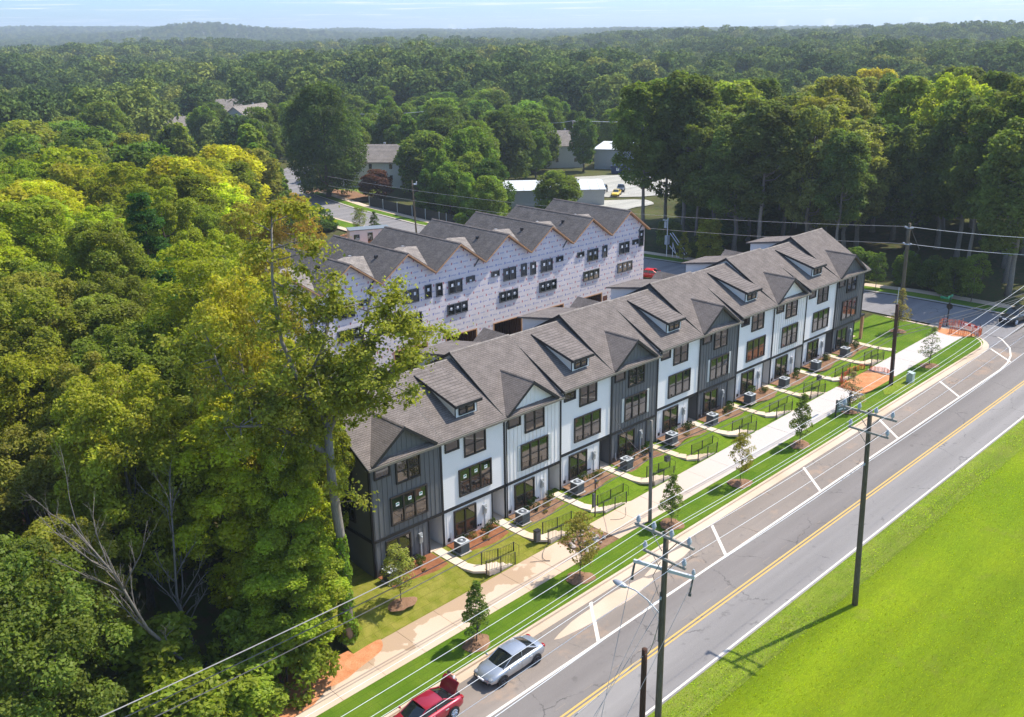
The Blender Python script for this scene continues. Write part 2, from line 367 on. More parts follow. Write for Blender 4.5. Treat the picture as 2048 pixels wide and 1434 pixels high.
def mk_wrap():
    """white house wrap printed with diagonal-striped logo rows: red mark + blue word twice, then blue mark + word"""
    t = NT("printed_white_house_wrap")
    sp = t.n("SeparateXYZ"); t.l(t.geo(), sp.inputs[0])
    x, z = sp.outputs["X"], sp.outputs["Z"]
    rh = 0.60
    row = t.math('FLOOR', t.math('DIVIDE', z, rh)); fz = t.math('FRACT', t.math('DIVIDE', z, rh))
    xs = t.math('ADD', t.math('DIVIDE', x, 1.30), t.math('MULTIPLY', row, 0.37)); fx = t.math('FRACT', xs)
    kind = t.math('FRACT', t.math('MULTIPLY', row, 0.3334))
    isblue = t.math('LESS_THAN', kind, 0.3)
    def band(v, a, b): return t.math('MULTIPLY', t.math('GREATER_THAN', v, a), t.math('LESS_THAN', v, b))
    v0, v1 = 0.36, 0.66
    logo = t.math('MULTIPLY', band(fx, 0.08, 0.21), band(fz, v0 - 0.06, v1 + 0.06))
    tri = t.math('GREATER_THAN', t.math('ADD', t.math('MULTIPLY', fz, 0.55), fx), 0.42)
    tri2 = t.math('LESS_THAN', t.math('ADD', t.math('MULTIPLY', fz, -0.45), fx), 0.02)
    logo = t.math('MULTIPLY', logo, t.math('MAXIMUM', t.math('MULTIPLY', tri, 1.0), tri2))
    ck = t.math('GREATER_THAN', t.math('SINE', t.math('MULTIPLY', fx, 110.0)), -0.35)
    ck2 = t.math('GREATER_THAN', t.noise(30.0, 1.0, vec=t.geo()), 0.44)
    word = t.math('MULTIPLY', t.math('MULTIPLY', band(fx, 0.31, 0.82), band(fz, v0, v1 - 0.06)), t.math('MULTIPLY', ck, ck2))
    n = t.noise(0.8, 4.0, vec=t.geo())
    base = t.mix(t.rng(n, 0.35, 0.65), (0.76, 0.665, 0.63, 1), (0.82, 0.73, 0.70, 1))  # white-pink wrap, warmed further to stand in for warm bounced light
    seam = t.math('LESS_THAN', t.math('FRACT', t.math('DIVIDE', z, 2.76)), 0.012)
    base = t.mix(t.math('MULTIPLY', seam, 0.4), base, (0.45, 0.44, 0.5, 1))
    lc = t.mix(isblue, (0.50, 0.10, 0.12, 1), (0.16, 0.18, 0.45, 1))
    m = t.mix(t.math('MULTIPLY', logo, 0.8), base, lc); m = t.mix(t.math('MULTIPLY', word, 0.9), m, (0.22, 0.24, 0.46, 1))
    wr = t.noise(3.0, 3.0, vec=t.geo()); t.bump(wr, 0.25, 0.05)
    return t.done(m, 0.55, 0, 0.3)
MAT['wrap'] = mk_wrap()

def mk_leaf(name, trans=0.48, spread=0.5):
    t = NT(name)
    oi = t.n("ObjectInfo"); at = t.n("Attribute", attribute_name="leafv")
    sc = t.n("SeparateColor"); t.l(at.outputs["Color"], sc.inputs[0])
    k = t.rng(sc.outputs[0], 0, 1, 1 - spread, 1 + spread)
    c = t.mix(1.0, oi.outputs["Color"], k, 'MULTIPLY')
    hs = t.n("HueSaturation"); t.l(c, hs.inputs["Color"])
    t.l(t.rng(sc.outputs[1], 0, 1, 0.478, 0.515), hs.inputs["Hue"])
    t.l(t.rng(oi.outputs["Random"], 0, 1, 0.85, 1.15), hs.inputs["Value"])
    d = t.n("BsdfDiffuse"); tr = t.n("BsdfTranslucent"); gl = t.n("BsdfGlossy"); gl.inputs["Roughness"].default_value = 0.45
    t.l(hs.outputs[0], d.inputs[0])
    tc_ = t.mix(1.0, hs.outputs[0], (1.25, 1.35, 0.5, 1), 'MULTIPLY'); t.l(tc_, tr.inputs[0])
    gl.inputs[0].default_value = (0.8, 0.8, 0.8, 1)
    m1 = t.n("MixShader"); m1.inputs[0].default_value = trans; t.l(d.outputs[0], m1.inputs[1]); t.l(tr.outputs[0], m1.inputs[2])
    m2 = t.n("MixShader"); m2.inputs[0].default_value = 0.006; t.l(m1.outputs[0], m2.inputs[1]); t.l(gl.outputs[0], m2.inputs[2])
    t.l(m2.outputs[0], t.o.inputs["Surface"])
    return t.m
MAT['leaf'] = mk_leaf("broad_leaves")
def mk_farleaf():
    t = NT("far_canopy_leaves")
    oi = t.n("ObjectInfo"); at = t.n("Attribute", attribute_name="leafv")
    sc = t.n("SeparateColor"); t.l(at.outputs["Color"], sc.inputs[0])
    rp = t.n("ValToRGB"); t.l(oi.outputs["Random"], rp.inputs[0])
    e = rp.color_ramp.elements; e[0].position = 0.0; e[0].color = (0.060, 0.095, 0.028, 1); e[1].position = 1.0; e[1].color = (0.27, 0.28, 0.06, 1)
    for p_, c_ in ((0.3, (0.095, 0.145, 0.038, 1)), (0.65, (0.145, 0.200, 0.045, 1)), (0.9, (0.20, 0.245, 0.05, 1))):
        x = e.new(p_); x.color = c_
    k = t.rng(sc.outputs[0], 0, 1, 0.72, 1.28)
    c = t.mix(1.0, rp.outputs[0], k, 'MULTIPLY')
    d = t.n("BsdfDiffuse"); tr = t.n("BsdfTranslucent"); t.l(c, d.inputs[0]); t.l(c, tr.inputs[0])
    m1 = t.n("MixShader"); m1.inputs[0].default_value = 0.22; t.l(d.outputs[0], m1.inputs[1]); t.l(tr.outputs[0], m1.inputs[2])
    t.l(m1.outputs[0], t.o.inputs["Surface"])
    return t.m
MAT['farleaf'] = mk_farleaf()

# ------------------------------------------------------------ mesh helpers
class MB:
    def __init__(s): s.v = []; s.f = []; s.m = []
    def add(s, vs, fs, m=0):
        b = len(s.v); s.v += [tuple(v) for v in vs]; s.f += [tuple(b + i for i in f) for f in fs]; s.m += [m] * len(fs); return s
    def box(s, x0, y0, z0, x1, y1, z1, m=0):
        if x0 > x1: x0, x1 = x1, x0
        if y0 > y1: y0, y1 = y1, y0
        if z0 > z1: z0, z1 = z1, z0
        return s.add([(x0, y0, z0), (x1, y0, z0), (x1, y1, z0), (x0, y1, z0), (x0, y0, z1), (x1, y0, z1), (x1, y1, z1), (x0, y1, z1)],
                     [(0, 3, 2, 1), (4, 5, 6, 7), (0, 1, 5, 4), (1, 2, 6, 5), (2, 3, 7, 6), (3, 0, 4, 7)], m)
    def quad(s, a, b, c, d, m=0): return s.add([a, b, c, d], [(0, 1, 2, 3)], m)
    def slab(s, pts, t, m=0):
        """closed plate: polygon pts (ccw from above) extruded down by t"""
        n = len(pts); lo = [(p[0], p[1], p[2] - t) for p in pts]
        fs = [tuple(range(n)), tuple(range(2 * n - 1, n - 1, -1))] + [(i, n + i, n + (i + 1) % n, (i + 1) % n) for i in range(n)]
        return s.add(list(pts) + lo, fs, m)
    def prism(s, pts, vec, m=0):
        n = len(pts); hi = [tuple(Vector(p) + Vector(vec)) for p in pts]
        fs = [tuple(range(n - 1, -1, -1)), tuple(range(n, 2 * n))] + [(i, (i + 1) % n, n + (i + 1) % n, n + i) for i in range(n)]
        return s.add(list(pts) + hi, fs, m)
    def tube(s, pts, r, seg=6, m=0, cap=True):
        pts = [Vector(p) for p in pts]
        rs = r if isinstance(r, (list, tuple)) else [r] * len(pts)
        vs, fs = [], []
        for i, p in enumerate(pts):
            d = (pts[min(i + 1, len(pts) - 1)] - pts[max(i - 1, 0)])
            d = d.normalized() if d.length > 1e-9 else Vector((0, 0, 1))
            a = d.cross(Vector((0, 0, 1)) if abs(d.z) < 0.9 else Vector((1, 0, 0))).normalized(); b = d.cross(a)
            for k in range(seg):
                t = 2 * math.pi * k / seg
                vs.append(p + (a * math.cos(t) + b * math.sin(t)) * rs[i])
        for i in range(len(pts) - 1):
            for k in range(seg):
                k2 = (k + 1) % seg
                fs.append((i * seg + k, i * seg + k2, (i + 1) * seg + k2, (i + 1) * seg + k))
        if cap:
            fs.append(tuple(range(seg - 1, -1, -1))); fs.append(tuple((len(pts) - 1) * seg + k for k in range(seg)))
        return s.add(vs, fs, m)
    def cyl(s, x, y, z0, z1, r, seg=12, m=0, r2=None):
        return s.tube([(x, y, z0), (x, y, z1)], [r, r if r2 is None else r2], seg, m)
    def ball(s, c, r, m=0, seg=10, rings=6):
        r = (r, r, r) if isinstance(r, (int, float)) else r
        vs = [(c[0], c[1], c[2] - r[2])]
        for i in range(1, rings):
            t = math.pi * i / rings
            for k in range(seg):
                a = 2 * math.pi * k / seg
                vs.append((c[0] + r[0] * math.sin(t) * math.cos(a), c[1] + r[1] * math.sin(t) * math.sin(a), c[2] - r[2] * math.cos(t)))
        vs.append((c[0], c[1], c[2] + r[2])); n = len(vs) - 1
        fs = [(0, 1 + (k + 1) % seg, 1 + k) for k in range(seg)]
        for i in range(rings - 2):
            for k in range(seg):
                a, b = 1 + i * seg + k, 1 + i * seg + (k + 1) % seg
                fs.append((a, b, b + seg, a + seg))
        fs += [(n, 1 + (rings - 2) * seg + k, 1 + (rings - 2) * seg + (k + 1) % seg) for k in range(seg)]
        return s.add(vs, fs, m)
    def build(s, name, mats, parent=None, smooth=False, loc=None):
        me = bpy.data.meshes.new(name)
        me.from_pydata([tuple(v) for v in s.v], [], s.f)
        if not isinstance(mats, (list, tuple)): mats = [mats]
        for m in mats: me.materials.append(MAT[m] if isinstance(m, str) else m)
        if len(mats) > 1: me.polygons.foreach_set("material_index", s.m)
        if smooth: me.polygons.foreach_set("use_smooth", [True] * len(me.polygons))
        me.update()
        return link(name, me, parent, loc)

def link(name, data, parent=None, loc=None):
    o = bpy.data.objects.new(name, data); COL.objects.link(o)
    if parent is not None: o.parent = parent
    if loc is not None: o.location = loc
    return o
def tag(o, label, cat, group=None, kind=None):
    if label: o['label'] = label
    if cat: o['category'] = cat
    if group: o['group'] = group
    if kind: o['kind'] = kind
    return o
def empty(name, loc, rz=0.0, **k):
    o = link(name, None, None, loc); o.rotation_euler = (0, 0, rz); o.empty_display_size = 0.3
    if k: tag(o, k.get('label'), k.get('cat'), k.get('group'))
    return o
def inst(src, parent=None, loc=None, rz=0.0, s=None):
    """copy of one object sharing its mesh"""
    o = src.copy(); COL.objects.link(o); o.parent = parent
    if loc is not None: o.location = loc
    if rz: o.rotation_euler = (0, 0, rz)
    if s is not None: o.scale = (s, s, s) if isinstance(s, (int, float)) else s
    return o
def copy_tree(src, loc, rz, label, group=None):
    r = src.copy(); COL.objects.link(r); r.location = loc; r.rotation_euler = (0, 0, rz); r['label'] = label
    if group: r['group'] = group
    for ch in list(src.children):
        c = ch.copy(); COL.objects.link(c); c.parent = r
        for g in list(ch.children):
            d = g.copy(); COL.objects.link(d); d.parent = c
    return r
def struct(o): o['kind'] = 'structure'; return o
def stuff(o, label=None, cat=None):
    o['kind'] = 'stuff'
    if label: o['label'] = label
    if cat: o['category'] = cat
    return o
def sst(a, b, x):
    t = np.clip((np.asarray(x, float) - a) / (b - a), 0, 1); return t * t * (3 - 2 * t)

# ------------------------------------------------------------ terrain
def zr(x):
    return -0.85 + 0.0314 * np.clip(x, -70, 100)
HILLS = [  # x, y, height, sigma: wooded hills on the skyline
    (1150, 4300, 50, 900), (1150, 2380, 26, 150), (1300, 2300, 10, 300), (650, 2500, 4, 500),
    (2150, 2050, 6, 420), (1650, 1250, 5, 260), (1300, 560, 4, 200), (1250, 300, 6, 190), (1000, 420, 5, 120),
    (1700, 520, 6, 230), (2600, 1500, 8, 420), (900, 640, 4, 110), (3200, 2600, 8, 700), (2300, 3400, 12, 800)]
def hz(x, y):
    x = np.asarray(x, float); y = np.asarray(y, float)
    road = zr(x)
    back = 1.85 - 0.030 * np.clip(y, -5, 98)
    pad = 1.95
    wp = (1 - sst(61, 69, x)) * (1 - sst(46, 60, y))
    left = sst(4, 34, -x)
    b = back * (1 - wp) + pad * wp
    b = b * (1 - left) + (-0.9 + 0.012 * np.clip(y, 0, 60)) * left
    h = road + (b - road) * sst(1.0, 11.0, y)
    d = np.hypot(x - 40, y - 40)
    far = sst(150, 700, d)
    hill = 0.5 * far
    for hx, hy, hh, s in HILLS:
        hill = hill + hh * np.exp(-((x - hx) ** 2 + (y - hy) ** 2) / (2 * s * s)) * far
    hill = hill + far * (2.6 * np.sin(x / 130.0 + 1) * np.cos(y / 110.0))
    return h + hill
def H(x, y): return float(hz(x, y))

def axis(lo, hi, fine_lo, fine_hi, step):
    a = list(np.arange(fine_lo, fine_hi + 1e-6, step)); x = fine_hi; s = step
    while x < hi: s *= 1.18; x += s; a.append(min(x, hi))
    x = fine_lo; s = step; b = []
    while x > lo: s *= 1.18; x -= s; b.append(max(x, lo))
    return np.array(b[::-1] + a)
def grid_mesh(name, xs, ys, zf, mat, off=0.0):
    X, Y = np.meshgrid(xs, ys); Z = zf(X, Y) + off
    V = np.stack([X, Y, Z], -1).reshape(-1, 3); nx, ny = len(xs), len(ys)
    i = np.arange(nx - 1)[None, :] + nx * np.arange(ny - 1)[:, None]; i = i.reshape(-1)
    return arr_mesh(name, V, np.stack([i, i + 1, i + nx + 1, i + nx], -1), mat, True)
def arr_mesh(name, V, Q, mat, smooth=False, attr=None, linkit=True):
    me = bpy.data.meshes.new(name)
    V = np.ascontiguousarray(V, dtype=np.float32); Q = np.ascontiguousarray(Q, dtype=np.int32)
    n, k = Q.shape
    me.vertices.add(len(V)); me.vertices.foreach_set("co", V.reshape(-1))
    me.loops.add(n * k); me.loops.foreach_set("vertex_index", Q.reshape(-1))
    me.polygons.add(n); me.polygons.foreach_set("loop_start", np.arange(0, n * k, k, dtype=np.int32))
    me.polygons.foreach_set("loop_total", np.full(n, k, dtype=np.int32))
    if smooth: me.polygons.foreach_set("use_smooth", np.ones(n, dtype=bool))
    me.update(calc_edges=True)
    if attr is not None:
        a = me.attributes.new("leafv", 'FLOAT_COLOR', 'FACE'); a.data.foreach_set("color", np.ascontiguousarray(attr, dtype=np.float32).reshape(-1))
    for m in (mat if isinstance(mat, (list, tuple)) else [mat]): me.materials.append(MAT[m])
    return link(name, me) if linkit else me

struct(grid_mesh("ground", axis(-900, 6500, -70, 130, 2.5), axis(-900, 7500, -60, 150, 2.5), hz, 'ground', -0.10))
def sheet(name, x0, x1, y0, y1, off, mat, zf=hz, step=3.0):
    xs = np.linspace(x0, x1, max(2, int(abs(x1 - x0) / step) + 1)); ys = np.linspace(y0, y1, max(2, int(abs(y1 - y0) / step) + 1))
    return grid_mesh(name, xs, ys, zf, mat, off)
zroad = lambda x, y: zr(x) + 0 * y
XA, XB = -68, 150
struct(sheet("parking_lane", XA, 74.0, -14.66, -11.38, 0.0, 'parklane', zroad))
struct(sheet("road", XA, XB, -17.75, -14.66, 0.0, 'asphalt', zroad))
struct(sheet("road_far_lane", XA, XB, -20.95, -17.75, 0.0, 'oldlane', zroad))
struct(sheet("road_shoulder", 74.0, XB, -14.66, -11.38, 0.0, 'asphalt', zroad))
struct(sheet("field", XA, XB, -150, -20.95, 0.02, 'field', lambda x, y: zr(x) + 0.06 * sst(0, 4, -20.95 - y) + 0.10 * np.sin(x / 9.0) * np.cos(y / 7.0) * sst(2, 14, -20.95 - y), 2.0))

def road_line(x0, x1, y0, y1, mat, name, off=0.004):
    mb = MB(); n = max(1, int(abs(x1 - x0) / 6))
    for i in range(n):
        a, b = x0 + (x1 - x0) * i / n, x0 + (x1 - x0) * (i + 1) / n
        mb.quad((a, y0, zr(a) + off), (b, y0, zr(b) + off), (b, y1, zr(b) + off), (a, y1, zr(a) + off))
    return struct(mb.build(name, mat))
road_line(XA, 68.0, -14.74, -14.56, 'linewhite', "lane_line")
road_line(XA, XB, -20.80, -20.66, 'linewhite', "edge_line")
road_line(XA, XB, -17.62, -17.49, 'lineyellow', "centre_line")
road_line(XA, XB, -17.87, -17.75, 'lineyellow', "centre_line")
for i, x in enumerate(list(np.arange(-30, 40, 2.3))):
    road_line(x, x + .8, -17.00, -16.95, 'parklane', "faded_dash_marking")
for x in (-16.6, -3.85 - 0.3, 8.9, 22.35, 35.2, 48.3, 60.9, 73.5):
    mb = MB(); a = (x, -11.50); b = (x - 2.72, -14.60); w = 0.19
    mb.quad((b[0] - w, b[1], zr(b[0]) + .004), (b[0] + w, b[1], zr(b[0]) + .004), (a[0] + w, a[1], zr(a[0]) + .004), (a[0] - w, a[1], zr(a[0]) + .004))
    struct(mb.build("stall_marking", 'linewhite'))
# curved lane line at the junction mouth
mb = MB(); pts = [(68.0, -14.65), (70.3, -14.45), (72.6, -13.9), (75.0, -12.9), (77.3, -11.2), (79.0, -9.0)]
for a, b in zip(pts, pts[1:]):
    d = Vector((b[0] - a[0], b[1] - a[1])).normalized(); n = Vector((-d.y, d.x)) * 0.09
    mb.quad((a[0] - n.x, a[1] - n.y, H(*a) + .008), (b[0] - n.x, b[1] - n.y, H(*b) + .008), (b[0] + n.x, b[1] + n.y, H(*b) + .008), (a[0] + n.x, a[1] + n.y, H(*a) + .008))
struct(mb.build("junction_line", 'linewhite'))

# kerb: gutter pan + raised kerb, along the road then round the corner into the side street
def sweep(path, prof, name, mat, zf):
    mb = MB(); n = len(path); vs = []
    for i, (x, y) in enumerate(path):
        a = path[max(i - 1, 0)]; b = path[min(i + 1, n - 1)]
        d = Vector((b[0] - a[0], b[1] - a[1])).normalized(); nn = Vector((-d.y, d.x))
        for (o, z) in prof: vs.append((x + nn.x * o, y + nn.y * o, zf(x, y) + z))
    k = len(prof); fs = []
    for i in range(n - 1):
        for j in range(k - 1): fs.append((i * k + j, (i + 1) * k + j, (i + 1) * k + j + 1, i * k + j + 1))
    mb.add(vs, fs); return struct(mb.build(name, mat))
corner = [(72.5 + 4.6 * math.sin(t), -11.38 + 4.6 * (1 - math.cos(t))) for t in np.linspace(0, math.pi / 2, 8)]
path = [(x, -11.38) for x in np.arange(XA, 72.1, 4.0)] + corner + [(77.1, y) for y in (-4, -1, 2.0)]
prof = [(0.0, 0.003), (0.62, 0.0), (0.64, 0.13), (0.80, 0.15), (0.82, -0.05)]
HR = lambda x, y: H(x, y) if x > 74 else float(zr(x))
sweep(path, prof, "kerb", 'kerb', HR)
# sod strip between kerb and pavement, pavement slabs
def sodz(x, y): return zr(x) + 0.14 + 0.015 * np.sin(x * 1.7) * np.cos(y * 3.0)
struct(sheet("grass_strip", XA, 73.4, -10.57, -7.84, 0.0, 'sod', sodz, 0.7))
mb = MB()
cpts = [(73.4, -10.57), (74.5, -10.3), (75.5, -9.7), (76.1, -8.9), (76.25, -8.2), (73.4, -7.84)]
mb.add([(x, y, H(x, y) + .145) for x, y in cpts], [tuple(range(len(cpts)))]); struct(mb.build("corner_grass", 'sod'))
xs_j = [-29.0 + 3.0 * i for i in range(36)]
skip = [(12.6, 16.0), (52.6, 58.9)]
slabroot = struct(empty("pavement", (0, 0, 0)))
for x0 in xs_j:
    x1 = x0 + 3.0
    segs = [(x0, x1)]
    for a, b in skip:
        new = []
        for s0, s1 in segs:
            if s1 <= a or s0 >= b: new.append((s0, s1)); continue
            if s0 < a: new.append((s0, a))
            if s1 > b: new.append((b, s1))
        segs = new
    for s0, s1 in segs:
        if s0 >= 75.5: continue
        s1 = min(s1, 75.5)
        if s1 - s0 < 0.2: continue
        mb = MB(); g = 0.012; t0, t1 = float(zr(s0)) + .15, float(zr(s1)) + .15; j = random.uniform(-.004, .004)
        mb.slab([(s0 + g, -7.83, t0 + j), (s1 - g, -7.83, t1 + j), (s1 - g, -4.86, t1 + j), (s0 + g, -4.86, t0 + j)], 0.14)
        mb.build("slab", 'walk', slabroot)
struct(sheet("pavement_joint_base", -29, 75.5, -7.83, -4.86, 0.10, 'brownmulch', zroad))
struct(sheet("junction_apron", 73.0, 79.0, -11.45, -3.0, -0.012, 'sidest', hz, 1.0))
# open excavations and bare patches
def blob(name, cx, cy, rx, ry, mat, off, seed, rot=0.0, zf=None, dome=0.0, n=26):
    r_ = random.Random(seed); mb = MB(); zf = zf or H
    ph = [r_.uniform(0, 6.28) for _ in range(3)]; rings = [0.0, 0.35, 0.65, 0.88, 1.0]; vs = [(cx, cy, zf(cx, cy) + off + dome)]
    for q in rings[1:]:
        for k in range(n):
            t = 2 * math.pi * k / n
            w = 1 + 0.10 * math.sin(2 * t + ph[0]) + 0.08 * math.sin(3 * t + ph[1]) + 0.05 * math.sin(7 * t + ph[2])
            u, v = rx * q * w * math.cos(t), ry * q * w * math.sin(t)
            x = cx + u * math.cos(rot) - v * math.sin(rot); y = cy + u * math.sin(rot) + v * math.cos(rot)
            vs.append((x, y, zf(x, y) + off + dome * (1 - q * q) + (r_.uniform(-.02, .02) * dome * 3 if q < 1 else 0)))
    fs = [(0, 1 + k, 1 + (k + 1) % n) for k in range(n)]
    for i in range(3):
        for k in range(n):
            a = 1 + i * n + k; b = 1 + i * n + (k + 1) % n; fs.append((a, a + n, b + n, b))
    mb.add(vs, fs); return mb.build(name, mat, smooth=True)
BASES = [(0, 0.0), (18, 0.411), (30, 0.832), (42, 1.169), (54, 1.454)]
def unit_base(x):
    b = 0.0
    for x0, z in BASES:
        if x >= x0 - 1e-6: b = z
    return b
def basez(x):
    return np.interp(x, [-12, 0, 14, 22, 28, 34, 40, 46, 52, 58, 70, 78], [-0.35, -0.02, 0.0, 0.38, .42, .80, .84, 1.14, 1.18, 1.42, 1.46, 1.5])
def lawnz(x, y):
    lo = zr(x) + 0.14; hi = basez(x) + 0.02
    hi = np.maximum(hi, lo)
    t = sst(-4.9, -2.6, y)
    z = lo + (hi - lo) * t
    return z + 0.012 * np.sin(x * 1.3) * np.cos(y * 2.1)
LZ = lambda x, y: float(lawnz(x, y))
struct(sheet("lawn", -5.2, 66.2, -4.86, 0.6, 0.0, 'lawn', lawnz, 0.4))
struct(sheet("side_lawn", 66.2, 76.3, -4.86, 3.4, 0.0, 'sod', lambda x, y: np.maximum(lawnz(x, y) * (1 - sst(69, 76, x)) + (hz(x, y) + .14) * sst(69, 76, x), hz(x, y) + 0.03), 0.6))
struct(sheet("end_lawn", -5.2, 0.0, 0.6, 9.0, 0.0, 'lawn', lambda x, y: np.maximum(lawnz(x, 0 * y) + sst(.6, 9, y) * .9, hz(x, y) + .03), 0.7))
PZ = lambda x, y: float(zr(x)) + 0.13
struct(blob("clay_patch", 14.3, -6.3, 1.95, 1.75, 'brownmulch', -0.01, 3, zf=PZ))
struct(blob("clay_patch", 55.7, -6.6, 3.5, 2.2, 'clay', -0.02, 5, zf=PZ))
struct(blob("clay_patch", -6.5, -5.3, 3.0, 1.1, 'clay', 0.03, 9, rot=0.15, zf=PZ))
struct(blob("clay_patch", -11.5, -4.6, 4.5, 2.6, 'clay', 0.02, 10, rot=0.15, zf=PZ))
struct(blob("clay_patch", 77.0 - 1.2, -6.6, 1.2, 2.0, 'clay', 0.16, 12, zf=lambda x, y: H(x, y)))
struct(blob("dusty_patch", 9.5, -12.5, 4.2, 0.7, 'kerb', 0.002, 13, zf=lambda x, y: float(zr(x))))
struct(blob("dusty_patch", 16.5, -12.1, 2.4, 0.5, 'kerb', 0.002, 14, zf=lambda x, y: float(zr(x))))
struct(blob("dry_patch", 57.0, -9.3, 3.2, 1.0, 'verge', 0.02, 15, zf=lambda x, y: float(sodz(x, y))))
verge = struct(sheet("rough_verge", XA, XB, -23.2, -20.95, 0.03, 'verge', lambda x, y: zr(x) + 0.05 * sst(0, 2, -20.95 - y), 1.5))

# side street running back past the row ends, its far kerb, verge and pavement
def ribbon(name, cl, half, mat, off, zf=H, sub=4.0):
    pts = []
    for a, b in zip(cl, cl[1:]):
        n = max(1, int(math.dist(a, b) / sub))
        pts += [(a[0] + (b[0] - a[0]) * i / n, a[1] + (b[1] - a[1]) * i / n) for i in range(n)]
    pts.append(cl[-1]); vs = []; h0, h1 = (half, -half) if isinstance(half, (int, float)) else half
    for i, p in enumerate(pts):
        a = pts[max(i - 1, 0)]; b = pts[min(i + 1, len(pts) - 1)]
        d = Vector((b[0] - a[0], b[1] - a[1])).normalized(); n = Vector((-d.y, d.x))
        for q in np.linspace(h0, h1, 4): 
            x, y = p[0] + n.x * q, p[1] + n.y * q; vs.append((x, y, zf(x, y) + off))
    fs = []
    for i in range(len(pts) - 1):
        for j in range(3): fs.append((i * 4 + j, i * 4 + j + 1, (i + 1) * 4 + j + 1, (i + 1) * 4 + j))
    mb = MB(); mb.add(vs, fs); return struct(mb.build(name, mat, smooth=True))
CL = [(82.0, -11.3), (81.8, 0), (81.4, 20), (80.5, 50), (78.2, 80), (78.0, 100), (80.0, 125), (84.5, 150), (94, 172), (112, 190)]
ribbon("side_street", CL, 4.2, 'sidest', 0.02)
ribbon("side_street_kerb", CL[:8], (-4.2, -4.75), 'kerbgrey', 0.12)
ribbon("side_street_verge", CL[:8], (-4.75, -6.6), 'sod', 0.13)
ribbon("side_street_pavement", CL[:8], (-6.6, -8.2), 'kerb', 0.15)
ribbon("side_street_kerb", CL[3:8], (4.75, 4.2), 'kerb', 0.12)
ribbon("side_street_verge", CL[3:8], (8.0, 4.75), 'sod', 0.13)
ribbon("side_street_pavement", CL[3:8], (9.4, 8.0), 'kerb', 0.15)
ribbon("cross_street", [(84, 165), (104, 166), (135, 150)], 3.5, 'sidest', 0.03)
ribbon("alley", [(77.5, 15.0), (60, 18.5), (0, 18.5)], 4.0, 'sidest', 0.03)
ribbon("alley_apron", [(77.5, 10.2), (64, 13.6)], 1.0, 'kerb', 0.04)
struct(blob("clay_ground", 66.0, 92.0, 9.0, 11.0, 'clay', 0.03, 21))
struct(blob("clay_ground", -14, 33.0, 10.0, 12.0, 'clay', 0.05, 22))
struct(blob("clay_ground", 66.5, 24, 4.0, 6.0, 'clay', 0.05, 23))
struct(blob("green_patch", 71.0, 30.0, 3.0, 3.4, 'sod', 0.08, 24))
struct(blob("yard_lawn", 100.0, 146.0, 10.0, 8.0, 'verge', 0.05, 25))
struct(blob("brown_bank", 92.5, 143.0, 5.0, 11.0, 'brownmulch', 0.08, 26))
struct(blob("vehicle_lot", 143.0, 104.0, 24.0, 16.0, 'lot', 0.05, 27, rot=-0.6))
struct(blob("vehicle_lot", 121.0, 86.0, 10.0, 8.0, 'lot', 0.05, 28, rot=-0.6))
struct(blob("clearing", 62.0, 160.0, 10.0, 8.0, 'verge', 0.05, 29))

# ------------------------------------------------------------ townhouses
RISE = {'gable': 3.60, 'dormer': 3.10}
D = 11.6
EZ = 8.35
def add_window(parent, x0, x1, z0, z1, n, y=0.0, name="window", pane='glass', frame='frame', sash=True, fw=0.10):
    mb = MB(); yo = y - 0.12
    mb.box(x0 - fw, yo, z0 - fw, x1 + fw, y + .01, z0); mb.box(x0 - fw, yo, z1, x1 + fw, y + .01, z1 + fw)
    mb.box(x0 - fw, yo + .002, z0, x0, y + .01, z1); mb.box(x1, yo + .002, z0, x1 + fw, y + .01, z1)
    w = (x1 - x0) / n
    for i in range(1, n): mb.box(x0 + w * i - .055, yo + .004, z0, x0 + w * i + .055, y + .01, z1)
    if sash:
        zm = (z0 + z1) / 2
        for i in range(n): mb.box(x0 + w * i + .05, y - .085, zm - .03, x0 + w * (i + 1) - .05, y + .01, zm + .03)
    wo_ = mb.build(name, frame, parent)
    for i in range(n):
        p = MB(); e = random.uniform(-.006, .006); e2 = random.uniform(-.006, .006)
        p.quad((x0 + w * i, y - .055 + e, z0), (x0 + w * (i + 1), y - .055 + e2, z0), (x0 + w * (i + 1), y - .052 + e2, z1), (x0 + w * i, y - .052 + e, z1))
        p.build("pane", pane, wo_)
    return wo_

def plane_roof(mb, x0, x1, ya, za, yb, zb, t=0.16):
    mb.prism([(x0, ya, za), (x0, yb, zb), (x0, yb, zb - t), (x0, ya, za - t)], (x1 - x0, 0, 0))

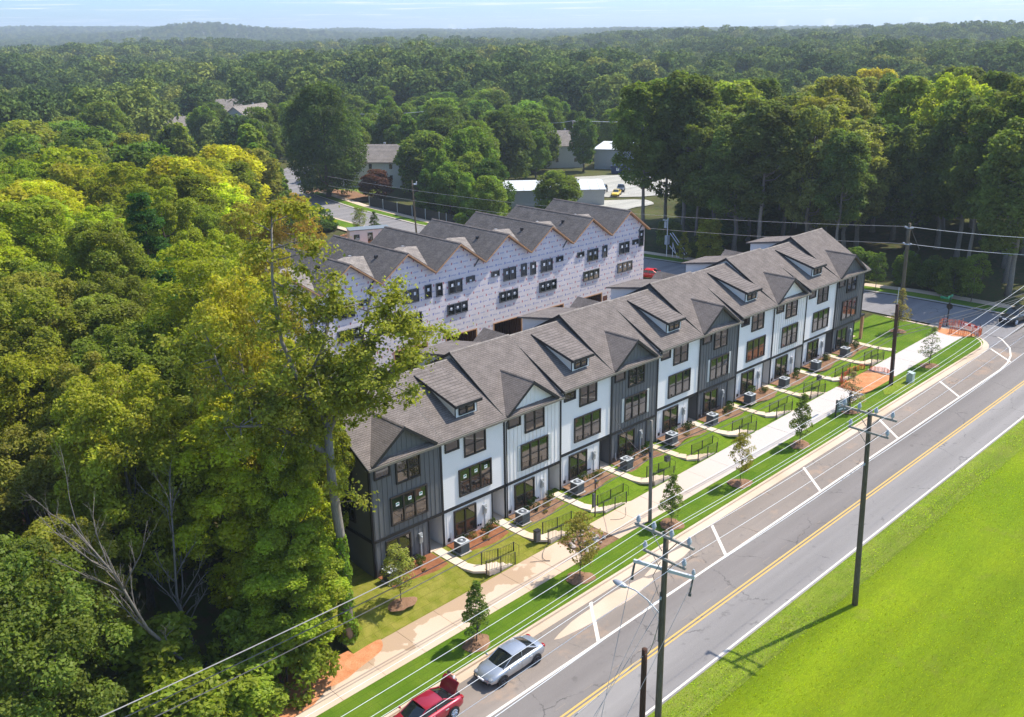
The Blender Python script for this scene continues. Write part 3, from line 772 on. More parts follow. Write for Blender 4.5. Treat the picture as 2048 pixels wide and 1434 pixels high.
def townhouse(i):
    kind = 'gable' if i % 2 == 0 else 'dormer'
    wall = 'grey' if i in (0, 4, 6, 10) else 'white'
    X0 = 6.0 * i; zb = unit_base(X0 + .01)
    lab = {
        0: "dark grey gabled townhouse at the near end of the row",
        1: "white dormered townhouse next to the grey end house, its windows still stickered",
        2: "white gabled townhouse with pale grey shutters, third from the woods",
        3: "white dormered townhouse left of the first grey house with white shutters",
        4: "grey gabled townhouse with white shutters behind the bare grey street pole",
        5: "white dormered townhouse squeezed between the two grey houses with white shutters",
        6: "grey gabled townhouse with white shutters and reddish reflection in its top window",
        7: "white dormered townhouse just past the second shuttered grey house",
        8: "white gabled townhouse with shutters, third from the far corner",
        9: "white dormered townhouse beside the grey corner house at the far end",
        10: "dark grey gabled corner townhouse with a brown timber post at the side street"}[i]
    t = empty("townhouse", (X0, 0, zb), label=lab, cat="townhouse", group="row of townhouses facing the road")
    lo = -0.9
    mb = MB(); WT = 8.13
    mb.box(0.01, 0, 2.7, 5.99, D, WT); mb.box(0.01, 0.004, lo, 4.70, D, 2.7); mb.box(4.70, 1.9, lo, 5.99, D, 2.7)
    rise = RISE[kind]; ry = 5.8; sl_ = rise / (ry + .35)
    # gable-end triangles closing under the roof
    zt = lambda y: EZ - .17 + sl_ * (min(y, 2 * ry - y) + .35)
    for xx in (0.01, 5.93):
        mb.prism([(xx, 0, WT), (xx, D, WT), (xx, D, zt(D)), (xx, ry, zt(ry)), (xx, 0, zt(0))], (0.06, 0, 0))
    mb.build("wall", wall, t)
    # siding relief
    sd = MB()
    if kind == 'gable':
        for k in range(15):
            x = 0.2 + k * 0.4; sd.box(x - .025, -.03, 2.86, x + .025, 0.0, WT)
            if x < 4.6: sd.box(x - .025, -.026, 0.0, x + .025, 0.004, 2.62)
        stuff(sd.build("battens", wall, t))
    else:
        z = 2.88
        while z < WT - .1:
            sd.add([(0.02, -.028, z), (5.98, -.028, z), (5.98, -.004, z + .185), (0.02, -.004, z + .185), (0.02, 0, z), (5.98, 0, z)], [(0, 1, 2, 3), (4, 5, 1, 0)])
            z += 0.185
        stuff(sd.build("lap_siding", wall, t))
        sd = MB()
        for k in range(0, 12, 3): sd.box(.3 + k * .4, -.02, 0.0, .33 + k * .4, 0.004, 2.62)
        stuff(sd.build("battens", wall, t))
    tr = MB()
    tr.box(-.085, -.05, lo, .075, .002, WT + .02); 
    if i == 10: tr.box(5.92, -.05, 2.62, 6.03, .002, WT + .02)
    tr.box(.08, -.055, 2.62, 5.92, .0, 2.84)
    tr.box(4.63, -.045, lo, 4.71, .0, 2.62)
    tr.box(.08, -.035, WT - .12, 5.92, 0.0, WT + .05)
    tr.build("trim", 'black', t)
    # nook
    nk = MB(); nk.box(4.78, 1.86, 0.05, 5.7, 1.9, 2.2); nk.build("front_door", 'door', t)
    st = MB(); st.box(4.72, 0.02, -.2, 5.98, 1.88, .06); st.build("threshold", 'path', t)
    # windows
    add_window(t, 1.05, 2.95, .42, 2.36, 2)
    ww = add_window(t, 1.75 if kind == 'gable' and i not in (0, 10) else 1.62, 4.45 if kind == 'gable' and i not in (0, 10) else 4.55, 3.5, 5.42, 3)
    w2 = add_window(t, 2.2, 4.05, 6.42, 7.95, 2)
    add_window(t, .45, 1.55, 7.30, 7.92, 1, sash=False)
    if i in (0, 1):
        for (xx, zz, par) in ((1.95, 4.75, ww), (3.0, 4.85, ww), (3.95, 4.85, ww)):
            s_ = MB(); s_.box(xx, -.072, zz, xx + .28, -.066, zz + .26); s_.box(xx + .04, -.076, zz + .12, xx + .24, -.0721, zz + .22, 1)
            s_.build("sticker", ['signwhite', 'signgreen'], par)
    if kind == 'gable' and i not in (0, 10):
        for xx in (1.33, 4.58):
            s_ = MB(); s_.box(xx, -.05, 3.4, xx + .30, 0.0, 5.52)
            for k in range(9): s_.box(xx + .04, -.06, 3.48 + k * .225, xx + .26, -.05, 3.64 + k * .225)
            s_.build("shutter", 'shutter', t)
    # main roof, one plate per slope, with ridge cap
    ox0 = -.30 if i == 0 else -.02; ox1 = 6.35 if i == 10 else 6.02
    if kind == 'gable' and i > 0: ox0 = -.12
    rf = MB()
    plane_roof(rf, ox0, ox1, -.38, EZ, ry, EZ + rise); plane_roof(rf, ox0, ox1, D + .38, EZ, ry, EZ + rise)
    roof = rf.build("roof", 'shingle', t)
    rc = MB()
    rc.prism([(ox0, ry - .13, EZ + rise - .045), (ox0, ry, EZ + rise + .035), (ox0, ry + .13, EZ + rise - .045)], (ox1 - ox0, 0, 0)); rc.build("ridge_cap", 'shingle3', roof)
    rk = MB()
    for xx, dx in ((ox0 - .03, .028), (ox1 + .002, .028)):
        for sgn in (1, -1):
            ya = -.38 if sgn == 1 else D + .38
            rk = MB(); rk.prism([(xx, ya, EZ - .01), (xx, ry, EZ + rise - .01), (xx, ry, EZ + rise - .24), (xx, ya, EZ - .24)], (dx, 0, 0))
            rk.build("rake_board", 'black', roof)
    g = MB(); g.box(-.0 if i else -.3, -.50, EZ - .20, ox1 - .01, -.39, EZ - .05); g.box(0 if i else -.3, -.38, EZ - .235, ox1 - .01, 0.0, EZ - .205)
    g.build("gutter", 'gutter', t)
    dp = MB(); dx = .16 if kind == 'gable' else 5.84
    if i in (2, 3, 5, 7, 9):
        dp.tube([(dx, -.44, EZ - .2), (dx, -.12, EZ - .55), (dx, -.10, 0.1), (dx, -.3, 0.02)], .04, 6); dp.build("downpipe", 'black', t)
    if kind == 'gable':
        cx, hw, za = 2.75, 2.72, EZ + 2.12; ze = EZ + .12; yb = 3.7
        gm = MB()
        for sg in (-1, 1):
            a = (cx + sg * hw, -.42, ze); b = (cx, -.42, za)
            # where the eave of this slope meets the main roof
            yv = (ze - EZ) / sl_ - .35; yr = (za - EZ) / sl_ - .35 + .1
            q = [a, b, (cx, yr, za), (cx + sg * hw, yv + .1, ze)]
            if sg == 1: q = q[::-1]
            gm.slab(q if sg == -1 else q, .12)
        gr_ = gm.build("front_gable_roof", 'shingle', t)
        rb = MB()
        for sg in (-1, 1):
            rb.prism([(cx + sg * (hw + .02), -.445, ze - .01), (cx, -.445, za - .01), (cx, -.445, za - .26), (cx + sg * (hw - .12), -.445, ze - .16)], (0, .024, 0))
            rb.build("rake_board", 'black', gr_); rb = MB()
        cp = MB(); cp.prism([(cx - .12, -.42, za - .04), (cx + .12, -.42, za - .04), (cx, -.42, za + .035)], (0, 3.6, 0)); cp.build("ridge_cap", 'shingle', gr_)
        gw = MB(); gw.prism([(cx - hw + .35, -.02, ze + .02), (cx + hw - .35, -.02, ze + .02), (cx, -.02, za - .24)], (0, .05, 0))
        for k in range(-5, 6):
            x = cx + k * .4; top = za - .26 - abs(k * .4) * (za - .24 - ze) / (hw - .35)
            if top > ze + .1: gw.box(x - .02, -.045, ze + .03, x + .02, -.02, top - .02)
        gw.build("gable_wall", wall, t)
        # rear shed dormer on the back slope
        rd = MB(); zb2 = EZ + rise - .35
        zk = EZ + rise - sl_ * (7.4 - ry); rd.prism([(.9, 7.2, zk + .12), (.9, 12.0, zk - .75), (.9, 12.0, zk - .88), (.9, 7.2, zk - .1)], (4.3, 0, 0)); rd.build("rear_dormer_roof", 'shingle', t)
        rw = MB(); rw.prism([(1.1, 7.5, zk - .14), (1.1, 11.5, zk - .86), (1.1, 11.5, EZ - .1), (1.1, 11.3, EZ - .1)], (3.9, 0, 0)); rw.build("rear_dormer_wall", 'white', t)
    else:
        # long shed dormer: roof plate, cheeks, face with a small window
        x0, x1, yf = 2.3, 4.2, 0.97; zf_ = EZ + sl_ * (yf + .35); ht = 1.05; ztop = zf_ + ht; yb = 5.25; zb3 = EZ + sl_ * (yb + .35) + .02
        s2 = (zb3 - ztop) / (yb - yf)
        dr = MB(); x0r, x1r = x0 - .28, x1 + .28; yo = yf - .38
        dr.prism([(x0r, yo, ztop - s2 * .38 + .13), (x0r, yb, zb3 + .05), (x0r, yb, zb3 - .10), (x0r, yo, ztop - s2 * .38)], (x1r - x0r, 0, 0))
        dr_ = dr.build("dormer_roof", 'shingle', t)
        fb = MB(); fb.box(x0r - .02, yo - .03, ztop - s2 * .38 - .10, x1r + .02, yo - .002, ztop - s2 * .38 + .12)
        for xx in (x0r - .03, x1r + .002):
            fb.prism([(xx, yo, ztop - s2 * .38 + .12), (xx, yb, zb3 + .04), (xx, yb, zb3 - .12), (xx, yo, ztop - s2 * .38 - .1)], (.028, 0, 0))
        fb.build("fascia", 'black', dr_)
        dw = MB(); dw.prism([(x0, yf, zf_ - .05), (x0, yf, ztop), (x0, yb - .1, zb3 - .03), (x0, yb - .1, zb3 - .25)], (x1 - x0, 0, 0)); dw_ = dw.build("dormer_wall", 'white', t)
        dt = MB(); dt.box(x0 - .03, yf - .04, zf_ + .02, x0 + .2, yf - .001, ztop - .02); dt.box(x1 - .2, yf - .04, zf_ + .02, x1 + .03, yf - .001, ztop - .02)
        dt.box(x0 + .2, yf - .04, zf_ + .02, x1 - .2, yf - .001, zf_ + .14); dt.build("trim", 'trimwhite', dw_)
        for xq in (x0 - .075, x1 + .031):
            cc = MB(); cc.box(xq, yf - .045, zf_, xq + .044, yf + .02, ztop); cc.build("corner_trim", 'black', dw_)
        add_window(t, x0 + .28, x1 - .28, zf_ + .2, ztop - .10, 2, y=yf - .04, name="dormer_window", fw=.05)
        # rear cross gable
        rg = MB(); cx = 3.0; za = EZ + 1.75
        for sg in (-1, 1):
            q = [(cx + sg * 2.2, 12.1, EZ + .1), (cx, 12.1, za), (cx, 8.4, za), (cx + sg * 2.2, 11.2, EZ + .1)]
            rg.slab(q if sg == -1 else q[::-1], .1)
        rg.build("rear_gable_roof", 'shingle', t)
    # services
    mt = MB(); mt.box(3.72, -.16, 1.25, 4.02, 0.0, 1.98); mt.box(3.76, -.2, 1.55, 3.98, -.16, 1.9); mt_ = mt.build("electric_meter", 'metal', t)
    mp_ = MB(); mp_.tube([(3.87, -.09, 1.25), (3.87, -.09, 0.0)], .045, 6); mp_.build("conduit", 'palemetal', mt_)
    mx_ = MB(); mx_.ball((3.87, -.22, 1.72), (.08, .05, .08)); mx_.build("dial", 'palemetal', mt_)
    for vb in ((3.2, -.06, .42, 3.32, 0, .54), (3.42, -.06, .40, 3.54, 0, .52), (.35, -.07, .25, .55, 0, .5)):
        vt = MB(); vt.box(*vb); vt.build("wall_vent", 'black', t)
    hb = MB(); hb.tube([(.62, -.05, .9), (.62, -.05, .5), (.7, -.12, .2)], .025, 6); hb.build("service_pipe", 'palemetal', t)
    if i == 0:   # exposed end wall facing the woods
        for (ya, yb_, za_, zc) in ((2.0, 3.4, 3.6, 5.3), (6.5, 8.0, 3.6, 5.3), (2.0, 3.0, 6.5, 7.9), (7.0, 8.0, 6.5, 7.9)):
            w = MB(); w.box(-.07, ya - .1, za_ - .1, 0.0, yb_ + .1, za_); w.box(-.07, ya - .1, zc, 0.0, yb_ + .1, zc + .1)
            w.box(-.068, ya - .1, za_, 0, ya, zc); w.box(-.068, yb_, za_, 0, yb_ + .1, zc); w.box(-.05, ya, (za_ + zc) / 2 - .03, 0, yb_, (za_ + zc) / 2 + .03)
            wo2 = w.build("window", 'frame', t)
            p = MB(); p.quad((-.02, ya, za_), (-.02, ya, zc), (-.02, yb_, zc), (-.02, yb_, za_)); p.build("pane", 'glass', wo2)
        b = MB(); b.box(-.055, 0, 2.62, 0.0, D, 2.84); b.box(-.055, -.05, lo, 0, .12, WT); b.box(-.055, D - .1, lo, 0, D, WT); b.build("end_trim", 'black', t)
    if i == 10:
        cn_ = MB(); cn_.box(5.98, .1, 2.75, 7.25, 4.5, 2.95); cn_.build("porch_roof", 'black', t)
        ps = MB(); ps.box(6.95, .12, -.3, 7.22, .4, 2.75); ps.build("porch_post", 'timber', t)
        s_ = MB()
        for k in range(7): s_.box(6.1, 1.0 + k * .42, -.3, 7.4, 1.45 + k * .42, .1 + k * .17)
        s_.build("side_steps", 'path', t)
    return t
for i in range(11): townhouse(i)

# front paths, stairs, railings, beds, air conditioners per unit
acs = None; railp = None
def slabpoly(pts, mat, th, zoff, parent, name):
    mb = MB(); mb.slab([(x, y, LZ(x, y) + zoff) for x, y in pts], th); return mb.build(name, mat, parent)
DIGDESC = ["nearest the woods", "below the stickered white house", "by the folded black bin", "behind the thin service post", "beside the bare street pole",
           "at the shuttered grey house", "below the sixth house", "by the black box on the rail", "just before the sign board", "next to the orange netting", "at the far corner lawn"]
for i in range(11):
    x0 = 6.0 * i
    hb = unit_base(x0 + .01)
    root = struct(empty("front_path", (0, 0, 0)))
    # gently curving path, flag by flag
    pts = [(x0 + 4.95, -0.02, x0 + 5.72, -0.02), (x0 + 4.93, -1.0, x0 + 5.70, -1.0), (x0 + 4.92, -2.0, x0 + 5.68, -1.95), (x0 + 4.97, -3.0, x0 + 5.70, -2.85), (x0 + 5.25, -3.95, x0 + 5.95, -3.45), (x0 + 5.95, -4.55, x0 + 6.25, -3.62)]
    for a, b in zip(pts, pts[1:]):
        z1 = max(LZ(a[0], a[1]), hb - .02) + .05; z2 = max(LZ(b[0], min(b[1] + 1.0, -1)), hb - .05) + .05
        mb = MB(); mb.slab([(b[0], b[1], z2), (b[2], b[3], z2), (a[2], a[3] - .015, z1), (a[0], a[1] - .015, z1)], .16); mb.build("flag", 'path', root)
    if i == 10: continue
    n = 6; ztop = hb + .02; zbot = float(zr(x0 + 8.3)) + .16
    for k in range(n):
        xa = x0 + 6.1 + k * .36; z = ztop + (zbot - ztop) * (k + .5) / n
        mb = MB(); mb.box(xa, -4.72, z - .35, xa + .37, -3.72, z); mb.build("step", 'path', root)
    mb = MB(); mb.box(x0 + 8.26, -4.85, zbot - .2, x0 + 9.3, -3.72, zbot - .005); mb.build("landing", 'path', root)
    # railings either side
    for (yy, xa, xb, d) in ((-4.78, x0 + 5.75, x0 + 8.45, "road"), (-3.68, x0 + 6.3, x0 + 9.35, "house")):
        r = empty("stair_railing", (0, 0, 0), label="black railing on the %s side of the steps %s" % (d, DIGDESC[i]), cat="railing", group="railings beside the front steps")
        zt = lambda x: (ztop + (zbot - ztop) * min(1, max(0, (x - x0 - 6.1) / 2.2)))
        mb = MB(); pl_ = [(x, yy, zt(x) + .95) for x in np.linspace(xa, xb, 6)]; mb.tube(pl_, .016, 4); mb.build("top_rail", 'black', r)
        mb = MB(); mb.tube([(x, y, z - .8) for x, y, z in pl_], .018, 4); mb.build("bottom_rail", 'black', r)
        for x in (xa, (xa + xb) / 2, xb):
            mb = MB(); mb.box(x - .03, yy - .03, zt(x) - .25, x + .03, yy + .03, zt(x) + .97); mb.build("post", 'black', r)
        mb = MB()
        for x in np.arange(xa + .14, xb - .05, .15): mb.box(x - .008, yy - .008, zt(x) + .13, x + .008, yy + .008, zt(x) + .93)
        stuff(mb.build("pickets", 'black', r))
        if d[0] == 'h':
            mb = MB(); mb.tube([(xb, yy, zt(xb) + .95), (xb, yy - .55, zt(xb) + .9), (xb, yy - .55, zt(xb))], .02, 4); mb.build("end_return", 'black', r)
# mulch beds
for i in range(11):
    x0 = 6.0 * i
    mb = MB(); xs = np.linspace(x0 + .15, x0 + 4.75, 12)
    vs = []; m_ = len(xs)
    for x in xs:
        e = -2.05 + .25 * math.sin((x - x0) * 1.3 + i)
        for y in (0.0, -.7, -1.4, e): vs.append((x, y, max(LZ(x, y), unit_base(x0 + .01) - .02) + (.05 if y != e else -.01)))
    mb.add(vs, [(a * 4 + j, a * 4 + j + 1, (a + 1) * 4 + j + 1, (a + 1) * 4 + j) for a in range(m_ - 1) for j in range(3)])
    struct(mb.build("mulch_bed", 'mulch' if i < 2 else 'brownmulch', smooth=True))

def make_ac():
    t = empty("air_conditioner", (0, 0, 0), cat="air conditioner", label="x", group="air conditioners in front of the houses")
    mb = MB(); mb.box(-.5, -.5, 0, .5, .5, .07); mb.build("pad", 'kerbgrey', t)
    mb = MB(); mb.box(-.38, -.38, .07, .38, .38, .86)
    for k in range(9):
        z = .14 + k * .077
        mb.box(-.4, -.4, z, .4, .4, z + .03)
    mb.build("casing", 'darkmetal', t)
    mb = MB(); mb.box(-.41, -.41, .86, .41, .41, .92)
    top = mb.build("top_panel", 'palemetal', t)
    mb = MB(); mb.cyl(0, 0, .921, .935, .33, 20); mb.build("fan_opening", 'black', top)
    mb = MB()
    for r_ in (.1, .2, .3): mb.tube([(r_ * math.cos(a), r_ * math.sin(a), .945) for a in np.linspace(0, 6.283, 17)], .012, 4)
    mb.cyl(0, 0, .935, .955, .09, 10); mb.build("fan_grille", 'palemetal', top)
    return t
AC = make_ac(); used = False
ACL = ["by the leaning bush at the near grey house", "in red mulch under the stickered white house", "before the shuttered white gabled house", "before the fourth house, a white dormered one",
       "before the shuttered grey house behind the bare pole", "with copper lines in pale dirt at the sixth house", "before the grey house third in colour along the row", "before the eighth house, white and dormered", "before the ninth house, white and shuttered", "before the white house next to the corner house", "before the grey corner house"]
for i in range(11):
    x, y = 6.0 * i + .42, -1.45
    if i == 0: x, y = .55, -.95
    z = max(LZ(x, y), unit_base(6.0 * i + .01) - .02) + .03
    lab = "grey air conditioner " + ACL[i]
    if not used: AC.location = (x, y, z); AC['label'] = lab; used = True
    else: copy_tree(AC, (x, y, z), 0, lab)

# ------------------------------------------------------------ wrapped unfinished row behind
WY, WP, WX = 26.5, 6.736, 23.70
def wrapunit(k):
    xc = WX + WP * k; zt = 14.33 - .075 * k; zb = 1.9
    zv = zt - 2.366; hw = WP / 2
    names = {-2: "leftmost, almost wholly hidden by the tall tree", -1: "second from the left, half hidden by branches",
             0: "first one clear of the tall tree's top", 1: "with two open wood garages, just right of the tree", 2: "third from the near open garages", 3: "middle of the fully visible gables",
             4: "second from the street end", 5: "at the street end with a lone window under the eave"}
    t = empty("unfinished_townhouse", (xc, WY, 0), label="wrapped unfinished townhouse, " + names[k], cat="townhouse", group="row of wrapped unfinished townhouses")
    mb = MB(); gx0, gx1, gz = -1.95, 2.25, 4.62 - .0
    mb.box(-hw + .003, 0, gz, hw - .003, 11, zv)
    mb.box(-hw + .003, 0.003, zb - .5, gx0, 11, gz); mb.box(gx1, 0.003, zb - .5, hw - .003, 11, gz); mb.box(gx0, 5.5, zb - .5, gx1, 11, gz)
    mb.prism([(-hw + .003, 0, zv), (hw - .003, 0, zv), (0, 0, zt - .1)], (0, .12, 0))
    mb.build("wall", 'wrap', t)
    # open garage
    g = MB(); g.box(gx0 + .005, .02, zb - .1, gx0 + .05, 5.4, gz - .01); g.box(gx1 - .05, .02, zb - .1, gx1 - .005, 5.4, gz - .01); g.box(gx0 + .05, 5.3, zb - .1, gx1 - .05, 5.45, gz - .01)
    for q in np.arange(.1, 5.2, .4):
        g.box(gx0 + .05, q, zb, gx0 + .14, q + .05, gz - .02); g.box(gx1 - .14, q, zb, gx1 - .05, q + .05, gz - .02)
    for q in np.arange(gx0 + .2, gx1 - .1, .4): g.box(q, 5.2, zb, q + .05, 5.3, gz - .02)
    g.build("garage_framing", 'studs', t)
    g = MB(); g.box(gx0 - .1, -.02, zb, gx0 + .05, .02, gz); g.box(gx1 - .05, -.02, zb, gx1 + .1, .02, gz); g.box(gx0 - .1, -.025, gz, gx1 + .1, .02, gz + .12); g.build("garage_surround", 'timber', t)
    if k % 2: 
        g = MB(); g.box(-.2, 3.8, zb, .6, 3.9, zb + 2.0); g.build("stored_board", 'timber', t)
    if k % 2 == 0:
        g = MB(); g.box(hw - .85, -.02, zb, hw - .1, .03, zb + 2.3); g.build("side_door_sheathing", 'studs', t)
    # windows
    sgn = 1 if k % 2 == 0 else -1
    def W(x0, x1, z0, z1, n, sash=True):
        w = add_window(t, x0, x1, z0, z1, n, y=0.0, sash=sash, frame='darkmetal', fw=.07)
        for q in range(n):
            s_ = MB(); cxx = x0 + (x1 - x0) * (q + .5) / n; s_.box(cxx - .13, -.072, z1 - .62, cxx + .13, -.066, z1 - .3); s_.build("sticker", 'signwhite', w)
    def off(a, b): return (a, b) if sgn == 1 else (-b, -a)
    a, b = off(-1.0, 1.6); W(a, b, zt - 7.18 - .1, zt - 6.22, 3)
    a, b = off(-.35, 1.35); W(a, b, zt - 5.0, zt - 3.72, 2)
    a, b = off(-2.1, -1.1); W(a, b, zt - 4.2, zt - 3.72, 1, False)
    a, b = off(2.3, 3.0) if k != 5 else (2.35, 3.05); 
    if k != 5: W(a, b, zt - 4.95, zt - 3.65, 1)
    else: W(a, b, zt - 4.6, zt - 2.75, 1)
    # roof plates, bare sheathing rakes, ridge and vents
    rf = MB(); e = .0 if k < 5 else .45
    for sg in (-1, 1):
        ex = hw + (e if sg == 1 else 0)
        ze = zt - 2.366 * ex / hw
        q = [(sg * ex, -.55, ze + .16), (0, -.55, zt + .16), (0, 12.4, zt + .16), (sg * ex, 12.4, ze + .16)]
        rf.slab(q if sg == -1 else q[::-1], .10)
    roof = rf.build("roof", 'shingle2', t)
    rb = MB()
    for sg in (-1, 1):
        ex = hw + (e if sg == 1 else 0) - .02; ze = zt - 2.366 * ex / hw
        rb.prism([(sg * ex, -.575, ze + .09), (0, -.575, zt + .10), (0, -.575, zt - .04), (sg * ex, -.575, ze - .05)], (0, .5, 0))
        rb.build("bare_rake", 'timber', roof); rb = MB()
    cp = MB(); cp.prism([(-.14, -.56, zt + .11), (.14, -.56, zt + .11), (0, -.56, zt + .21)], (0, 12.96, 0)); cp.build("ridge_cap", 'shingle', roof)
    # lower cross ridge between gables
    if k > -2:
        xr = MB(); zc = zv + 1.55; xv = -hw; 
        a = (xv - 2.2, 1.2, zc - 1.35); 
        pk = (xv, 5.0, zc + .0)
        xr.add([(xv, .4, zv + .22), (xv + 1.9, 5.0, zv + 1.55 + .10), (xv, 5.6, zv + 1.75), (xv - 1.9, 5.0, zv + 1.55 + .10)], [(0, 1, 2), (0, 2, 3)])
        xr.build("roof_cricket", 'shingle3', roof)
    for (vx, vy) in ((-1.2, 3.2), (-1.9, 6.8), (1.3, 4.5)):
        if (k + int(vy)) % 4 == 0: continue
        v = MB(); zz = zt + .16 - 2.366 * abs(vx) / hw; v.box(vx - .14, vy - .14, zz - .05, vx + .14, vy + .14, zz + .26); v.build("roof_vent", 'metal' if vy > 4 else 'black', roof)
    bm = MB()
    if k % 2: bm.prism([(hw - 1.3, -.03, zv - .35), (hw - 1.12, -.03, zv - .42), (hw - .4, -.03, zv + .34), (hw - .55, -.03, zv + .42)], (0, .025, 0)); bm.build("flashing_tape", 'darkmetal', t)
    return t
for k in range(-2, 6): wrapunit(k)
# ------------------------------------------------------------ utility poles and lines
def insulator(par, x, y, z, s=1.0):
    mb = MB(); mb.cyl(x, y, z, z + .12 * s, .03, 6); mb.cyl(x, y, z + .1 * s, z + .2 * s, .10 * s, 10); mb.cyl(x, y, z + .2 * s, z + .34 * s, .125 * s, 10, r2=.09 * s); mb.ball((x, y, z + .38 * s), .075 * s)
    return mb.build("insulator", 'porcelain', par, smooth=False)
def pole_thing(name, base, top, r0, r1, mat, label, cat="utility pole", group=None):
    t = empty(name, base, label=label, cat=cat, group=group)
    mb = MB(); n = 6; pts = [tuple(Vector((0, 0, -.4)).lerp(Vector(top), k / n)) for k in range(n + 1)]
    mb.tube(pts, [r0 + (r1 - r0) * k / n for k in range(n + 1)], 14); mb.build("shaft", mat, t, smooth=True)
    return t
WOFF = [1.55, .62, -.42, -1.42]
def big_pole(x, y, h, lean, extra, label):
    z0 = float(zr(x)); t = pole_thing("utility_pole", (x, y, z0), (lean, 0, h), .19, .13, 'pole', label, group="wooden poles on the field side of the road")
    L = lambda z: lean * z / h
    att = {}
    za = h - .25
    a = MB(); a.box(L(za) - .20, -1.7, za, L(za) - .09, 1.75, za + .13); a.build("crossarm", 'arm', t)
    for k, o in enumerate(WOFF): insulator(t, L(za) - .145, o, za + .13); att['t%d' % k] = (x + L(za) - .145, y + o, z0 + za + .56)
    for s in (1, -1):
        b = MB(); b.tube([(L(za) - .15, s * .75, za), (L(za - .8) - .12, s * .12, za - .8)], .025, 5); b.build("brace", 'arm' if s > 0 else 'cable', t)
    zb = h - 1.45
    a = MB(); a.box(L(zb) - .20, -1.3, zb, L(zb) - .10, 1.2, zb + .12); a.build("crossarm", 'arm', t)
    for k, o in enumerate((1.1, -1.2)): insulator(t, L(zb) - .15, o, zb + .12); att['m%d' % k] = (x + L(zb) - .15, y + o, z0 + zb + .52)
    for s in (1, -1):
        b = MB(); b.tube([(L(zb) - .15, s * .6, zb), (L(zb - .6) - .12, s * .12, zb - .65)], .02, 5); b.build("brace", 'arm' if s > 0 else 'cable', t)
    zn = h - 3.6
    n_ = MB(); n_.cyl(L(zn) - .22, .0, zn, zn + .14, .05, 8); n_.build("spool", 'porcelain', t); att['n'] = (x + L(zn) - .24, y, z0 + zn + .07)
    if extra:
        zc = h - 2.15
        a = MB(); a.prism([(-.55, 1.45, zc + .1), (-.43, 1.48, zc + .1), (.60, -1.35, zc - .05), (.48, -1.38, zc - .05)], (0, 0, .16)); a.build("fibreglass_arm", 'palemetal', t)
        for (xx, yy, zz) in ((-.49, 1.4, zc + .1), (.52, -1.28, zc - .05)):
            f = MB(); f.tube([(xx, yy, zz), (xx - .1, yy + .05, zz - .75)], .045, 8); f.tube([(xx - .1, yy + .05, zz - .75), (xx - .11, yy + .05, zz - .9)], .08, 8); f.build("fuse_cutout", 'cable', t)
        insulator(t, .52, -1.30, zc + .11, .8)
        s = MB(); pts = [(0, .1, h - 4.6), (.0, .9, h - 4.15), (.0, 1.7, h - 3.95), (-.05, 2.2, h - 3.95)]; s.tube(pts, .035, 6); arm = s.build("lamp_arm", 'palemetal', t)
        s.__init__(); s.ball((-.08, 2.62, h - 3.95), (.19, .48, .14)); s.build("lamp_head", 'metal', t, smooth=True)
        s = MB(); s.tube([(0, .1, h - 5.1), (0, .9, h - 4.2)], .015, 4); s.build("brace", 'palemetal', t)
        c = MB(); c.tube([(-.19, 0.05, z) for z in (h - 6, h - 3.2)], .03, 5); c.tube([(-.2, .1, h - 1.6), (-.35, .4, h - 2.4), (-.24, .1, h - 3.4)], .018, 4); c.build("riser_cable", 'cable', t)
    return t, att
P1, A1 = big_pole(.55, -23.5, 13.55, .03, True, "tall wooden pole with street lamp, two crossarms and hanging fuses, nearest the camera")
P2, A2 = big_pole(20.26, -23.99, 13.80, -1.05, False, "tall wooden pole with two crossarms standing in the mown field across the road")
def sagpts(a, b, sag, n=14):
    a, b = Vector(a), Vector(b); return [tuple(a.lerp(b, k / n) - Vector((0, 0, 4 * sag * (k / n) * (1 - k / n)))) for k in range(n + 1)]
def line(pts_list, r, mat, label, name="power_line", group=None, cat="power line"):
    mb = MB(); allp = []
    for k, (a, b, s) in enumerate(pts_list):
        q = sagpts(a, b, s); allp += q if k == 0 else q[1:]
    mb.tube(allp, r, 5); o = mb.build(name, mat); tag(o, label, cat, group); return o
WL = {'t0': "topmost bright wire, on the insulators at the house-side arm tips", 't1': "second bright wire of the top crossarms, just house side of the poles",
      't2': "third bright wire of the top crossarms, just field side of the poles", 't3': "bright wire on the field-side tips of the top crossarms",
      'm0': "wire on the house-side tips of the lower crossarms", 'm1': "wire on the field-side tips of the lower crossarms", 'n': "lowest bright wire, fixed straight to the pole shafts"}
for k in WL:
    a, b = Vector(A1[k]), Vector(A2[k])
    prev = (a.x - 22, a.y + (a.y - b.y) * .8 * 0, a.z - 1.1); nxt = (b.x + 34, b.y - .2, b.z + 1.6 + (1.0 if k[0] != 'n' else .4))
    line([(prev, a, .12), (a, b, .12), (b, nxt, .35)], .010 if k != 'n' else .014, 'wire', WL[k], group="wires strung along the road")
